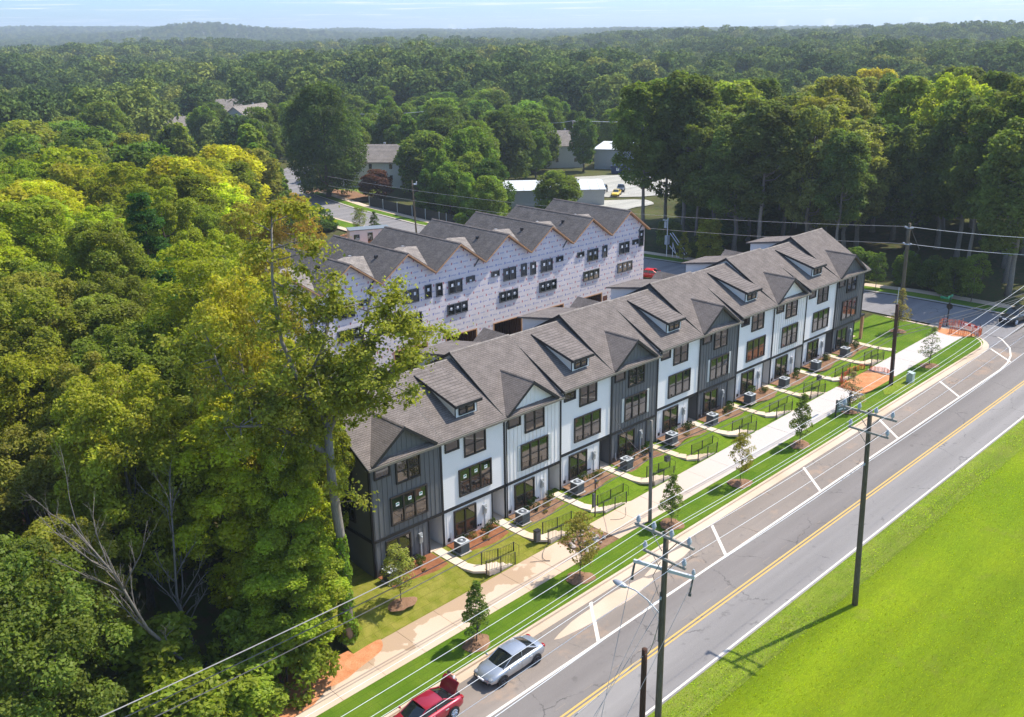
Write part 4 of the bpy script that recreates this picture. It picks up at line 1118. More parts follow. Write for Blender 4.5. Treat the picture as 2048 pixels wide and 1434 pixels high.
# cable dropping from the nearest pole
brown = pole_thing("stub_pole", (1.4, -21.85, float(zr(1.4))), (.0, 0, 5.75), .17, .15, 'polebrown', "dark brown stub pole without arms beside the nearest tall pole", group=None)
line([((.5, -23.4, 8.0), (1.4, -21.85, 4.6), .6), ((1.4, -21.85, 4.6), (-14, -22.3, 4.2), .5)], .022, 'cablegrey', "slack pale cable running from the lamp pole over the brown stub pole", cat="cable", name="cable")
for k, (dx, dy, dz) in enumerate(((-.55, 1.45, 10.3), (.45, -1.3, 10.1), (-.1, .2, 9.6), (-.1, .12, 8.3))):
    line([((.55 + dx, -23.5 + dy, dz + .2), (-8.5 - k, -25.5 + .8 * k, -1.0), .15)], .014, 'cablegrey', ["thin pale drop wire from the road-side fuse", "thin pale drop wire from the field-side fuse", "thin guy wire from the middle of the lamp pole", "lower guy wire from the lamp pole to the field"][k], cat="cable", name="guy_wire")
# poles on the pavement side
MP = pole_thing("street_pole", (19.44, -7.95, float(zr(19.4))), (-.28, 0, 8.45), .15, .11, 'polepale', "bare silvery pole without arms at the edge of the pavement")
m = MB(); m.box(-.32, -.1, 5.55, -.12, .1, 5.95); m.build("junction_box", 'bluepaint', MP)
m = MB(); m.tube([(.12, 0, 0), (.05, 0, 4), (-.05, 0, 6.6)], .03, 5); m.build("riser_pipe", 'cable', MP)
SP = pole_thing("service_post", (17.18, -4.45, LZ(17.2, -4.45)), (-.03, 0, 3.0), .05, .05, 'polebrown', "thin brown post with a grey box standing by the broken-up paving gap", cat="post")
m = MB(); m.box(-.3, -.07, .9, -.08, .07, 2.0); m.build("meter_box", 'darkmetal', SP)
m = MB(); m.ball((0, 0, 3.05), (.12, .1, .09)); m.build("cap", 'darkmetal', SP)
P6 = pole_thing("street_pole", (56.53, -8.55, float(zr(56.5))), (-.75, 0, 8.6), .21, .16, 'polebrown', "dark brown leaning pole at the dug-up clay gap in the pavement")
m = MB(); m.tube([(.16, .1, 0), (-.1, .1, 3.2), (-.25, .1, 5.4)], .045, 6); m.tube([(-.22, -.16, 0), (-.5, -.16, 4.2)], .03, 5); m.build("riser_pipe", 'cable', P6)
m = MB(); m.tube([(-.85, 0, 8.6), (-.85, 0, 10.3)], .03, 5); m.build("antenna_rod", 'palemetal', P6)
BP = pole_thing("street_pole", (76.7, .3, H(76.7, .3)), (-.45, .0, 11.7), .24, .17, 'pole', "tall grey-brown pole on the corner lawn by the side street")
m = MB()
for z in (11.1, 9.2): m.box(-.62, -.3, z, -.36, .3, z + .12); m.ball((-.45, .42, z + .12), .12); m.ball((-.45, -.42, z + .12), .12)
m.build("bracket", 'porcelain', BP)
m = MB(); m.tube([(-.4, 0, 11.5), (.7, -1.0, 8.6), (.5, -.6, 7.8)], .03, 5); m.build("jumper_wire", 'cable', BP)
bpz = H(76.7, .3)
TC = "telephone cables beside the pavement"
for k, (z1, z2, z3, dy) in enumerate(((6.9, 6.4, 6.2, .0), (6.2, 5.9, 5.6, .1), (5.5, 5.5, 5.2, -.05))):
    zm = float(zr(19.4)) + z2; zp = float(zr(56.5)) + z3
    line([((-26, -7.6 + dy, z1 - 1.6), (19.2, -7.95 + dy, zm), .55), ((19.2, -7.95 + dy, zm), (56.0, -8.5 + dy, zp), .55)], .03, 'cable' if k else 'cablegrey', ["upper grey telephone cable past the bare street pole", "middle dark telephone cable past the bare street pole", "lower dark telephone cable past the bare street pole"][k], "telephone_cable", TC, "cable")
    line([((56.0, -8.5, zp), (110, -17 - k, zp + 1.0 + k), .9)], .03, 'cable', ["upper", "middle", "lower"][k] + " dark cable from the brown pole out across the road junction", "telephone_cable", TC, "cable")
line([((19.2, -7.95, 5.2), (24.5, -.1, 4.4), .5)], .02, 'cable', "thin service cable from the bare pole to a house wall", "service_cable", None, "cable")
for k, z in enumerate((11.3, 9.3)):
    line([((76.3, .3, bpz + z), (60, 96, 9.6 + (1 - k) * 1.6), 1.6)], .02, 'cablegrey', ["upper", "lower"][k] + " line from the corner pole back over the wrapped houses", "power_line", None, "power line")
    line([((76.3, .3, bpz + z), (104, -26, bpz + z - 1.6), 1.0)], .022, 'wire', ["upper", "lower"][k] + " line from the corner pole over the side street to the right", "power_line", None, "power line")
sv = MB(); sv.tube([(-.55, .0, 0), (.1, 0, .0), (.55, 0, .05)], .11, 8); e_ = sv.build("splice_case", 'cable', None, loc=(48.3, -7.9, 6.1)); tag(e_, "black splice case hanging on the telephone cables left of the brown pole", "splice case")
LP = pole_thing("street_pole", (73.2, 88.7, H(73.2, 88.7)), (-.5, 0, 10.6), .17, .11, 'pole', "slim pole rising behind the wrapped row by the back street")
m = MB(); m.box(-.2, -.2, 9.8, .45, .2, 9.95); m.ball((.45, 0, 10.15), .14); m.build("bracket", 'porcelain', LP)
# distant poles with crossarms
FP = [(168.5, 191.6, 12.6, 2), (174.0, 185.0, 12.8, 0), (200.0, 200.2, 10.9, 1), (166.6, 137.5, 12.0, 3)]
tops = []
for k, (x, y, h, na) in enumerate(FP):
    z = H(x, y) - .2; h = h
    t = pole_thing("utility_pole", (x, y, z), (0, 0, h), .2, .15, 'polepale', ["distant pole with two arms reaching left, behind the green tree row", "distant pole without arms between two armed ones", "distant pole with a tee top above the tree row", "distant pole crowded with arms beside the cream house"][k], group="distant poles beyond the tree row")
    for j in range(na):
        a = MB(); zz = h - .3 - j * 1.35; a.box(-1.3, -1.0 , zz, 1.3, -.88, zz + .14)
        for q in (-1.2, -.4, .5, 1.2): a.ball((q, -.94, zz + .25), .1)
        a.build("crossarm", 'arm', t)
    tops.append((x, y, z + h))
for k, (a, b, s, l) in enumerate(((0, 1, .8, "short sagging distant wire, left span"), (1, 2, 1.6, "sagging distant wire, middle span"), (2, 3, 2.5, "long distant wire dropping toward the cream house"))):
    line([(tops[a], tops[b], s)], .05, 'wire', l + " between the far poles", "power_line", "distant wires", "power line")
line([((tops[0][0] - 30, tops[0][1] + 25, tops[0][2] - .5), tops[0], 1.0)], .05, 'wire', "distant wire running off left into the trees", "power_line", "distant wires", "power line")
line([(tops[3], (tops[3][0] + 35, tops[3][1] - 35, tops[3][2] + 1), 1.0)], .05, 'wire', "distant wires running off right behind the tall wood", "power_line", "distant wires", "power line")

# ------------------------------------------------------------ cars
def loft(mb, secs, m=0, cap=True):
    n = len(secs[0]); vs = [p for s in secs for p in s]; fs = []
    for i in range(len(secs) - 1):
        for j in range(n):
            j2 = (j + 1) % n; fs.append((i * n + j, i * n + j2, (i + 1) * n + j2, (i + 1) * n + j))
    if cap: fs.append(tuple(range(n - 1, -1, -1))); fs.append(tuple((len(secs) - 1) * n + k for k in range(n)))
    return mb.add(vs, fs, m)
def make_car(loc, rz, paint, label, kind='sedan', wheel='alloy', cat="car", group=None, boot_open=False, simple=False):
    """x forward, length about 4.6 m"""
    z0 = loc[2]
    t = empty("parked_car", loc, rz, label=label, cat=cat, group=group)
    suv = kind in ('suv', 'pickup')
    up = .18 if suv else 0.0
    # stations: x, half width, z low, z belt
    S = [(-2.28, .62, .42, .72), (-2.20, .80, .28, .88), (-1.9, .88, .24, .96), (-1.3, .905, .22, .98), (-.4, .91, .22, .95), (.5, .91, .22, .93), (1.15, .90, .22, .90), (1.75, .87, .24, .82), (2.12, .78, .28, .70), (2.30, .58, .36, .58)]
    secs = []
    for (x, w, zl, zb_) in S:
        zb_ += up; zl += up * .7; zm = zl + (zb_ - zl) * .55; cr = .03
        half = [(w * .80, zl), (w * .97, zl + .10), (w, zm), (w * .965, zb_ - .10), (w * .86, zb_ - .015), (w * .45, zb_ + cr)]
        ring = [(x, y, z) for y, z in half] + [(x, 0, zb_ + cr * 1.3)] + [(x, -y, z) for y, z in half[::-1]] + [(x, 0, zl)]
        secs.append(ring)
    mb = MB(); loft(mb, secs); body = mb.build("body", paint, t, smooth=True)
    md = body.modifiers.new("round", 'SUBSURF'); md.levels = 1; md.render_levels = 2
    # greenhouse rings from belt to roof
    if kind == 'sedan': xb = [(-1.72, -.90), (1.12, .30)]
    elif kind == 'suv': xb = [(-2.1, -1.85), (1.0, .45)]
    else: xb = [(-.3, -.2), (1.05, .55)]
    zb_ = .92 + up; zt = 1.37 + up * 1.6
    (rb, rt), (fb, ft) = xb
    wb, wt = .80, .60
    def V(x, y, z): return (x, y, z)
    B = [V(fb, wb * .86, zb_ - .03), V(rb, wb * .90, zb_), V(rb, -wb * .90, zb_), V(fb, -wb * .86, zb_ - .03)]
    T = [V(ft, wt, zt - .04), V(rt, wt * .97, zt - .05), V(rt, -wt * .97, zt - .05), V(ft, -wt, zt - .04)]
    cb = MB()
    n = 6
    def roofpt(u, v):   # u 0 front .. 1 rear, v -1..1
        x = ft + (rt - ft) * u; crown = .06 * (1 - v * v) * 1.0 + .045 * math.sin(math.pi * u)
        return (x, v * wt * (1 - .03 * u), zt - .045 + crown)
    vs = [roofpt(i / 6, -1 + 2 * j / 6) for i in range(7) for j in range(7)]
    cb.add(vs, [(i * 7 + j, i * 7 + j + 1, (i + 1) * 7 + j + 1, (i + 1) * 7 + j) for i in range(6) for j in range(6)])
    cb.build("roof_panel", paint, t, smooth=True)
    # glass: curved windscreen, rear screen, two side bands
    def screen(b0, b1, t0, t1, bulge, name, mat='carglass'):
        vs = []
        for i in range(5):
            u = i / 4
            for j in range(7):
                v = j / 6
                p = Vector(b0).lerp(Vector(b1), v).lerp(Vector(t0).lerp(Vector(t1), v), u)
                p.x += bulge * 4 * v * (1 - v) * (1 - .3 * u); vs.append(tuple(p))
        m_ = MB(); m_.add(vs, [(i * 7 + j, i * 7 + j + 1, (i + 1) * 7 + j + 1, (i + 1) * 7 + j) for i in range(4) for j in range(6)])
        return m_.build(name, mat, t, smooth=True)
    screen((fb, wb * .86, zb_ - .04), (fb, -wb * .86, zb_ - .04), T[0], T[3], .17, "windscreen")
    screen(B[2], B[1], T[2], T[1], -.12, "rear_window")
    for s in (1, -1):
        m_ = MB(); a, b, c, d = (fb, s * wb * .86, zb_ - .03), (rb, s * wb * .9, zb_), (rt, s * wt * .97, zt - .05), (ft, s * wt, zt - .04)
        m_.quad(a, b, c, d); m_.build("side_glass", 'carglass', t)
        pl_ = MB()
        for (p, q, w) in ((a, d, .05), (b, c, .09)):
            pl_.tube([tuple(Vector(p)), tuple(Vector(q))], w * .6, 5)
        mid = (fb + rb) / 2 - .05; pl_.tube([(mid, s * (wb * .9), zb_), (mid - .05, s * (wt + .005), zt - .05)], .03, 4)
        pl_.tube([d, c], .035, 5)
        pl_.build("pillars", paint, t)
    if kind == 'pickup':
        m_ = MB(); m_.box(-2.1, -.7, .92, -.5, .7, 1.16); m_.build("cargo_bed", 'black', t)
    # wheels
    for x in (-1.36, 1.36):
        for s in (1, -1):
            r_ = .33 + up * .35
            m_ = MB(); m_.tube([(x, s * .93, r_), (x, s * .915, r_)], [r_ + .055, r_ + .055], 20); m_.build("wheel_arch", 'black', t)
            m_ = MB(); m_.tube([(x, s * .70, r_), (x, s * .72, r_), (x, s * .93, r_), (x, s * .945, r_)], [r_ * .9, r_, r_, r_ * .9], 20); wl = m_.build("wheel", 'tyre', t, smooth=False)
            m_ = MB(); m_.tube([(x, s * .944, r_), (x, s * .955, r_)], [r_ * .68, r_ * .66], 16); m_.build("rim", 'black', wl)
            m_ = MB()
            for k in range(7 if wheel == 'alloy' else 5):
                a = 2 * math.pi * k / (7 if wheel == 'alloy' else 5); m_.tube([(x, s * .962, r_), (x + math.cos(a) * r_ * .64, s * .962, r_ + math.sin(a) * r_ * .64)], [.05, .035], 4)
            m_.tube([(x + r_ * .64 * math.cos(a), s * .96, r_ + r_ * .64 * math.sin(a)) for a in np.linspace(0, 6.2832, 17)], .022, 4)
            m_.build("spokes", wheel, wl)
    if not simple:
        for s in (1, -1):
            m_ = MB(); m_.ball((2.08, s * .60, .64 + up), (.20, .17, .09)); m_.build("headlight", 'headlamp', t, smooth=True)
            m_ = MB(); m_.ball((-2.14, s * .62, .80 + up), (.14, .20, .10)); m_.build("tail_light", 'redlens', t, smooth=True)
            m_ = MB(); m_.ball((.92, s * .99, .98 + up), (.07, .11, .07)); m_.tube([(.92, s * .99, .97 + up), (.9, s * .85, .92 + up)], .02, 4); m_.build("wing_mirror", paint, t, smooth=True)
            m_ = MB()
            for xx in (.02, -.92): m_.box(xx - .1, s * .905 - .02, .80 + up, xx + .1, s * .905 + .03, .83 + up)
            m_.build("door_handle", 'metal', t)
            m_ = MB(); m_.tube([(1.02, s * .918, .35 + up), (.98, s * .915, .86 + up)], .006, 3); m_.tube([(.02 - .15, s * .924, .32 + up), (-.15, s * .905, .90 + up)], .006, 3); m_.tube([(-1.0, s * .918, .45 + up), (-1.15, s * .90, .9 + up)], .006, 3); m_.build("door_seams", 'black', t)
        m_ = MB(); m_.box(2.20, -.46, .32 + up, 2.305, .46, .48 + up); m_.box(2.1, .56, .34 + up, 2.235, .70, .50 + up); m_.box(2.1, -.70, .34 + up, 2.235, -.56, .50 + up); m_.build("grille", 'black', t)
        m_ = MB(); m_.box(2.26, -.24, .50 + up, 2.335, .24, .60 + up); m_.build("number_plate", 'signwhite', t)
    if boot_open:
        m_ = MB(); m_.box(-2.12, -.58, .82, -1.62, .58, 1.005); m_.build("boot_opening", 'black', t)
        m_ = MB(); lid = [(-1.68, -.62, 1.06), (-1.68, .62, 1.06), (-1.98, .64, 1.62), (-2.12, .60, 1.72), (-2.12, -.60, 1.72), (-1.98, -.64, 1.62)]
        m_.prism(lid, (.05, 0, .04)); lid_ = m_.build("boot_lid", paint, t)
        m_ = MB(); m_.box(-2.10, -.2, 1.48, -2.04, .2, 1.60); m_.build("number_plate", 'signwhite', lid_)
    return t
zc = lambda x: float(zr(x)) + .003
tilt = -math.atan(.0314)
c_ = make_car((.66, -12.48, zc(.66)), math.pi, 'silver', "silver four-door car with dark wheels parked at the kerb behind the red one", wheel='alloydark'); c_.rotation_euler = (0, -tilt * -1 * -1, math.pi)
c2 = make_car((-5.75, -12.42, zc(-5.75)), math.pi, 'maroon', "deep red saloon car with its boot open, cut off by the bottom edge", boot_open=True)
for c in (c_, c2): c.rotation_euler = (0, math.atan(.0314), math.pi)
make_car((84.3, -9.95, H(84.3, -9.95) + .03), math.radians(170), 'blackcar', "black sport utility vehicle turning at the junction on the right edge", kind='suv', cat="suv")
make_car((74.6, 36.0, H(74.6, 36) + .04), math.radians(-68), 'redcar', "bright red sports car parked at the end of the wrapped houses", wheel='alloydark')
make_car((60.5, 84.5, H(60.5, 84.5) + .05), math.radians(100), 'whitecar', "white car just showing beside the site trailer", simple=True)
for k, (x, y, p, kd, l) in enumerate(((136.6, 102.5, 'bluecar', 'sedan', "blue car with a pale roof, leftmost in the gravel lot"), (135.0, 98.6, 'blackcar', 'suv', "black vehicle between the blue and the yellow cars in the lot"),
                                   (133.6, 93.2, 'yellowcar', 'sedan', "yellow car at the edge of the gravel lot"), (140.5, 104.5, 'whitecar', 'sedan', "white and red car at the back of the parked cars"), (139.0, 96.5, 'blackcar', 'pickup', "dark pickup piled high behind the yellow car"),
                                   (110.0, 78.0, 'blackcar', 'sedan', "dark car glimpsed under the trees by the metal shed"))):
    make_car((x, y, H(x, y) + .06), math.radians(205 + 3 * k), p, l, kd, simple=True, group="vehicles parked on the gravel lot")

# person bending to the open boot of the red car
pe = empty("person", (-3.05, -11.72, zc(-3.0)), math.radians(195), label="person in a white shirt leaning toward the open boot of the red car", cat="person")
def skinmesh(name, pts, edges, rad, mat, parent, root=0, lv=1):
    me = bpy.data.meshes.new(name); me.from_pydata(pts, edges, []); me.materials.append(MAT[mat]); o = link(name, me, parent)
    m1 = o.modifiers.new("skin", 'SKIN')
    for i, r_ in enumerate(rad): me.skin_vertices[0].data[i].radius = (r_, r_ * .85)
    me.skin_vertices[0].data[root].use_root = True; m1.use_smooth_shade = True
    m2 = o.modifiers.new("sub", 'SUBSURF'); m2.levels = lv; m2.render_levels = 2
    return o
PV = [(0, 0, .95), (.08, 0, 1.15), (.25, 0, 1.38), (.33, 0, 1.47), (.38, 0, 1.54), (.02, .12, .90), (.06, .14, .50), (-.02, .15, .08), (.10, .15, .03), (.0, -.12, .90), (-.04, -.14, .50), (-.16, -.15, .08), (-.04, -.15, .03),
      (.26, .20, 1.36), (.40, .26, 1.14), (.62, .20, 1.10), (.26, -.20, 1.36), (.42, -.26, 1.12), (.64, -.18, 1.06)]
PE = [(0, 1), (1, 2), (2, 3), (3, 4), (0, 5), (5, 6), (6, 7), (7, 8), (0, 9), (9, 10), (10, 11), (11, 12), (2, 13), (13, 14), (14, 15), (2, 16), (16, 17), (17, 18)]
PRD = [.15, .14, .15, .065, .06, .10, .065, .045, .045, .10, .065, .045, .045, .07, .045, .032, .07, .045, .032]
skinmesh("body", PV, PE, PRD, 'skin', pe)
skinmesh("shirt", [(0, 0, 1.0), (.08, 0, 1.15), (.25, 0, 1.37), (.26, .2, 1.35), (.38, .25, 1.18), (.26, -.2, 1.35), (.38, -.25, 1.18)], [(0, 1), (1, 2), (2, 3), (3, 4), (2, 5), (5, 6)], [.165, .155, .17, .085, .065, .085, .065], 'shirt', pe)
skinmesh("trousers", [(0, 0, .98), (.02, .12, .88), (.06, .14, .50), (-.02, .15, .12), (0, -.12, .88), (-.04, -.14, .50), (-.16, -.15, .12)], [(0, 1), (1, 2), (2, 3), (0, 4), (4, 5), (5, 6)], [.165, .12, .085, .07, .12, .085, .07], 'jeans', pe)
hd = MB(); hd.ball((.46, 0, 1.63), (.10, .08, .12), 0, 14, 10); hd.ball((.565, 0, 1.61), (.02, .015, .025)); hd.ball((.46, .085, 1.62), (.02, .012, .03)); hd.ball((.46, -.085, 1.62), (.02, .012, .03)); h_ = hd.build("head", 'skin', pe, smooth=True)
ey = MB(); ey.ball((.548, .03, 1.635), .011, 0, 6, 4); ey.ball((.548, -.03, 1.635), .011, 0, 6, 4); ey.box(.545, -.025, 1.565, .556, .025, 1.572); ey.build("face_features", 'hair', h_)
hr = MB(); hr.ball((.435, 0, 1.665), (.115, .095, .115), 0, 12, 8); hr.ball((.36, 0, 1.60), (.06, .08, .12), 0, 10, 6); hr.build("hair", 'hair', pe, smooth=True)
for s in (1, -1):
    hp = (.62, .20, 1.10) if s > 0 else (.64, -.18, 1.06)
    pv = [(0, 0, 0), (.05, 0, -.01), (.09, 0, -.015)]; ed = [(0, 1), (1, 2)]; rd = [.028, .034, .032]
    for f in range(4):
        b = len(pv); y = (-.03 + .02 * f); L_ = (.035, .042, .04, .03)[f]
        pv += [(.095, y, -.015), (.095 + L_, y, -.025), (.095 + L_ * 1.6, y, -.05)]; ed += [(2, b), (b, b + 1), (b + 1, b + 2)]; rd += [.010, .009, .007]
    b = len(pv); pv += [(.03, -.035 * s, -.02), (.06, -.055 * s, -.04)]; ed += [(1, b), (b, b + 1)]; rd += [.012, .009]
    skinmesh("hand", [(hp[0] + x, hp[1] + y, hp[2] + z) for x, y, z in pv], ed, rd, 'skin', pe)

# ------------------------------------------------------------ street furniture
s = empty("banner_sign", (46.5, -8.72, float(sodz(46.5, -8.7))), math.radians(-13), label="grey and green sales banner strung between two dark posts on the grass strip", cat="sign")
for xx, hh in ((-.85, 1.75), (.85, 2.1)):
    mb = MB(); mb.box(xx - .05, -.05, -.1, xx + .05, .05, hh); mb.build("post", 'black', s)
mb = MB(); n = 8
vs = [(-.8 + 1.6 * i / n, .02 * math.sin(i * 1.9), z) for z in (.45, 1.65) for i in range(n + 1)]
mb.add(vs, [(i, i + 1, n + 2 + i, n + 1 + i) for i in range(n)]); vs2 = [(x, y + .015, z) for x, y, z in vs]; mb.add(vs2, [(i, n + 1 + i, n + 2 + i, i + 1) for i in range(n)])
bn = mb.build("banner", plain("grey_green_banner", (0.17, 0.20, 0.17), .6, var=.5, scale=2.5), s)
mb = MB()
for (a, b, c, d) in ((-.6, 1.25, .1, 1.35), (-.6, 1.05, .45, 1.12), (-.55, .7, .0, .8), (.2, .65, .6, .85)): mb.box(a, -.06, b, c, -.045, d)
mb.build("print_marks", 'signwhite', bn)
s = empty("utility_cabinet", (58.4, -9.6, float(sodz(58.4, -9.6)) - .02), label="small pale green utility cabinet in dry grass beside the brown pole", cat="utility box")
mb = MB(); mb.box(-.3, -.3, 0, .3, .3, .95); mb.prism([(-.33, -.33, .95), (.33, -.33, .95), (.28, .28, 1.06), (-.28, .28, 1.06)], (0, 0, .05)); mb.build("cabinet_body", plain("pale_green_enamel", (.34, .43, .38), .5), s)
mb = MB(); mb.box(-.25, -.32, .1, .25, -.30, .85); mb.build("door", plain("pale_green_enamel_door", (.38, .47, .42), .5), s)
# street name sign and stop sign seen from behind
s = empty("street_name_sign", (78.0, -4.75, H(78, -4.75)), label="dark post with two green street name blades and the dark back of a stop sign", cat="street sign")
mb = MB(); mb.box(-.05, -.05, 0, .05, .05, 3.7); mb.build("post", 'black', s)
mb = MB(); mb.prism([(.06, .38 * math.cos(a), 2.35 + .38 * math.sin(a)) for a in [math.pi / 8 + k * math.pi / 4 for k in range(8)]], (.02, 0, 0)); mb.build("stop_sign_panel", 'black', s)
mb = MB(); mb.box(-.01, -.1, 3.15, .01, 1.15, 3.42); mb.box(-.75, -.01, 3.45, .6, .01, 3.7); mb.build("name_blade", 'signgreen', s)
s = empty("stop_sign", (86.3, 155.3, H(86.3, 155.3)), math.radians(232), label="small red stop sign facing the camera at the far cross street", cat="stop sign")
mb = MB(); mb.box(-.04, -.04, 0, .04, .04, 2.6); mb.build("post", 'metal', s)
mb = MB(); mb.prism([(.06, .45 * math.cos(a), 2.4 + .45 * math.sin(a)) for a in [math.pi / 8 + k * math.pi / 4 for k in range(8)]], (.02, 0, 0)); pnl = mb.build("sign_panel", 'signred', s)
fc = bpy.data.curves.new("lettering", 'FONT'); fc.body = "STOP"; fc.size = .32; fc.align_x = 'CENTER'; fc.align_y = 'CENTER'; fc.materials.append(MAT['signwhite'])
ftmp = bpy.data.objects.new("lettering", fc); COL.objects.link(ftmp); bpy.context.view_layer.update()
fme = bpy.data.meshes.new_from_object(ftmp); bpy.data.objects.remove(ftmp)
fo = link("lettering", fme, pnl, (.085, 0, 2.4)); fo.rotation_euler = (math.pi / 2, 0, math.pi / 2)
s = empty("signal_pole", (87.8, 43.6, H(87.8, 43.6)), label="white instrument pole with boxes and an angled solar frame by the far verge", cat="weather mast")
mb = MB(); mb.tube([(0, 0, 0), (0, 0, 6.2)], .07, 6); mb.build("mast", 'signwhite', s)
mb = MB(); mb.box(-.3, -.25, 2.0, .35, .25, 3.4); mb.box(-.3, .05, 4.6, .0, .45, 5.6); mb.box(-.1, -.1, 5.7, .1, .9, 5.85); mb.build("cabinet", 'palemetal', s)
mb = MB()
for a, b in (((.2, -1.0, 0), (.2, -1.0, 2.4)), ((.2, -2.0, 0), (.2, -1.0, 2.2)), ((.2, -.4, 3.8), (.2, -3.4, .8)), ((.8, -.4, 3.8), (.8, -3.4, .8)), ((.2, -2.2, .2), (.2, -.4, 1.8))): mb.tube([a, b], .06, 5)
mb.build("support_frame", 'signwhite', s)

# orange netting: round the clay gap and the barrier at the corner
def netting(name, pts, h, label, folds=0.12):
    r_ = random.Random(len(label)); t = empty(name, (pts[0][0], pts[0][1], 0), label=label, cat="safety netting")
    bx, by = pts[0][0], pts[0][1]; mb = MB(); dense = []
    for a, b in zip(pts, pts[1:]):
        n = max(2, int(math.dist(a, b) / .16))
        dense += [(a[0] + (b[0] - a[0]) * k / n, a[1] + (b[1] - a[1]) * k / n) for k in range(n)]
    dense.append(pts[-1]); tops_ = [h * r_.uniform(.55, 1.0) for _ in dense]
    tops_ = np.convolve(tops_, np.ones(5) / 5, 'same') if len(tops_) > 6 else tops_
    P = [(x - bx + r_.uniform(-folds, folds), y - by + r_.uniform(-folds, folds), HZ(x, y)) for x, y in dense]
    rows = 7
    for i, (x, y, z) in enumerate(P):
        for j in range(rows):
            if i < len(P) - 1:
                x2, y2, z2 = P[i + 1]; f = j / (rows - 1)
                mb.tube([(x, y, z + tops_[i] * f), (x2, y2, z2 + tops_[i + 1] * f)], .018, 3, cap=False)
        mb.tube([(x, y, z), (x + .02, y, z + tops_[i])], .02, 3, cap=False)
    stuff(mb.build("mesh_netting", 'orangenet', t))
    for k in range(len(pts)):
        p = MB(); p.tube([(pts[k][0] - bx, pts[k][1] - by, HZ(*pts[k]) - .1), (pts[k][0] - bx + .06, pts[k][1] - by, HZ(*pts[k]) + h + .15)], .025, 5); p.build("stake", 'timber' if k % 2 else 'black', t)
    return t
HZ = lambda x, y: max(H(x, y), float(zr(x)) + .15)
netting("safety_netting", [(75.6, -5.0), (76.9, -4.4), (78.0, -4.3), (78.2, -6.4), (77.6, -8.6), (76.3, -9.3), (75.6, -8.5), (75.4, -6.2)], .95, "orange mesh barrier closing off the pavement end at the corner")
netting("safety_netting", [(52.8, -6.6), (53.2, -5.2), (54.5, -4.3), (56.4, -3.9), (58.8, -4.5)], .75, "sagging orange mesh along the house side of the dug clay gap", .2)
netting("safety_netting", [(59.0, -5.0), (59.4, -7.2)], .55, "short limp orange mesh at the far end of the dug clay gap", .2)
# barrier boards behind the corner mesh
b = empty("road_barrier", (77.6, -7.6, HZ(77.6, -7.6)), math.radians(80), label="red and white striped barricade lying beside the orange mesh", cat="barrier")
for k in range(6):
    mb = MB(); mb.box(-1.2 + .4 * k, -.03, .5, -.8 + .4 * k, .03, .7); mb.build("stripe_board", 'signred' if k % 2 else 'signwhite', b)
mb = MB()
for q in (-1.0, 1.0): mb.tube([(q, -.3, 0), (q, 0, .8)], .03, 4); mb.tube([(q, .3, 0), (q, 0, .8)], .03, 4)
mb.build("trestle", 'signwhite', b)
# rocks in the paving gap
rr_ = random.Random(4)
for k in range(38):
    x, y = rr_.uniform(12.8, 15.9), rr_.uniform(-7.6, -5.0); s_ = rr_.uniform(.08, .24)
    mb = MB(); mb.ball((0, 0, 0), (s_, s_ * rr_.uniform(.6, 1), s_ * .5), 0, 6, 4)
    mb.v = [(a + rr_.uniform(-.2, .2) * s_, b2 + rr_.uniform(-.2, .2) * s_, c3 + rr_.uniform(-.15, .15) * s_) for a, b2, c3 in mb.v]
    o = mb.build("broken_rock", 'rock', None, loc=(x, y, PZ(x, y) + .07 + s_ * .2)); o.rotation_euler = (0, 0, rr_.uniform(0, 3))
    tag(o, "pale broken stone lying in the unpaved gap by the service post", "stone", "broken stones in the paving gap")
# folded bin and dark box
for (x, y, l) in ((11.35, -4.05, "dark upright box leaning on the third stair railing"), (26.9, -3.72, "small black box hanging on a stair railing beyond the bare pole"), (51.0, -3.75, "small black box on the railing nearest the netting")):
    t = empty("rail_box", (x, y, LZ(x, y) + (.2 if x < 12 else .75)), label=l, cat="box")
    mb = MB(); mb.box(-.22, -.16, 0, .22, .16, .85 if x < 12 else .38); mb.build("casing", 'cable', t); mb = MB(); mb.box(-.24, -.18, .85 if x < 12 else .38, .24, .18, .90 if x < 12 else .42); mb.build("lid", 'black', t)
# litter and hydrant-like marks in the field
mb = MB(); mb.tube([(-.18, 0, .08), (.12, .02, .08), (.2, .02, .08)], [.07, .07, .03], 8); o = mb.build("plastic_bottle", 'signwhite', None, loc=(34.6, -31.2, float(zr(34.6)) + .14)); tag(o, "white plastic bottle lying in the mown field", "bottle")
struct(blob("bare_soil_spot", 31.6, -31.6, .42, .28, 'brownmulch', .16, 40, zf=lambda x, y: float(zr(x))))
# coiled hose on the pavement
mb = MB(); mb.tube([(9.3 + 1.6 * t_ + .5 * math.sin(t_ * 5), -5.4 - .9 * math.sin(t_ * 3.0), float(zr(10)) + .19 + .045 * t_ * .8) for t_ in np.linspace(0, 1.6, 24)], .018, 5); tag(mb.build("hose", 'cable'), "thin dark hose snaking over the pavement by the third steps", "hose")
mb = MB(); mb.tube([(17.6 + 1.5 * t_, -5.6 - .55 * math.sin(t_ * 2.6), float(zr(17.6 + 1.5 * t_)) + .17) for t_ in np.linspace(0, 1.5, 20)], .014, 5); tag(mb.build("hose", 'cable'), "thin looped wire on the pavement near the bare pole", "hose")

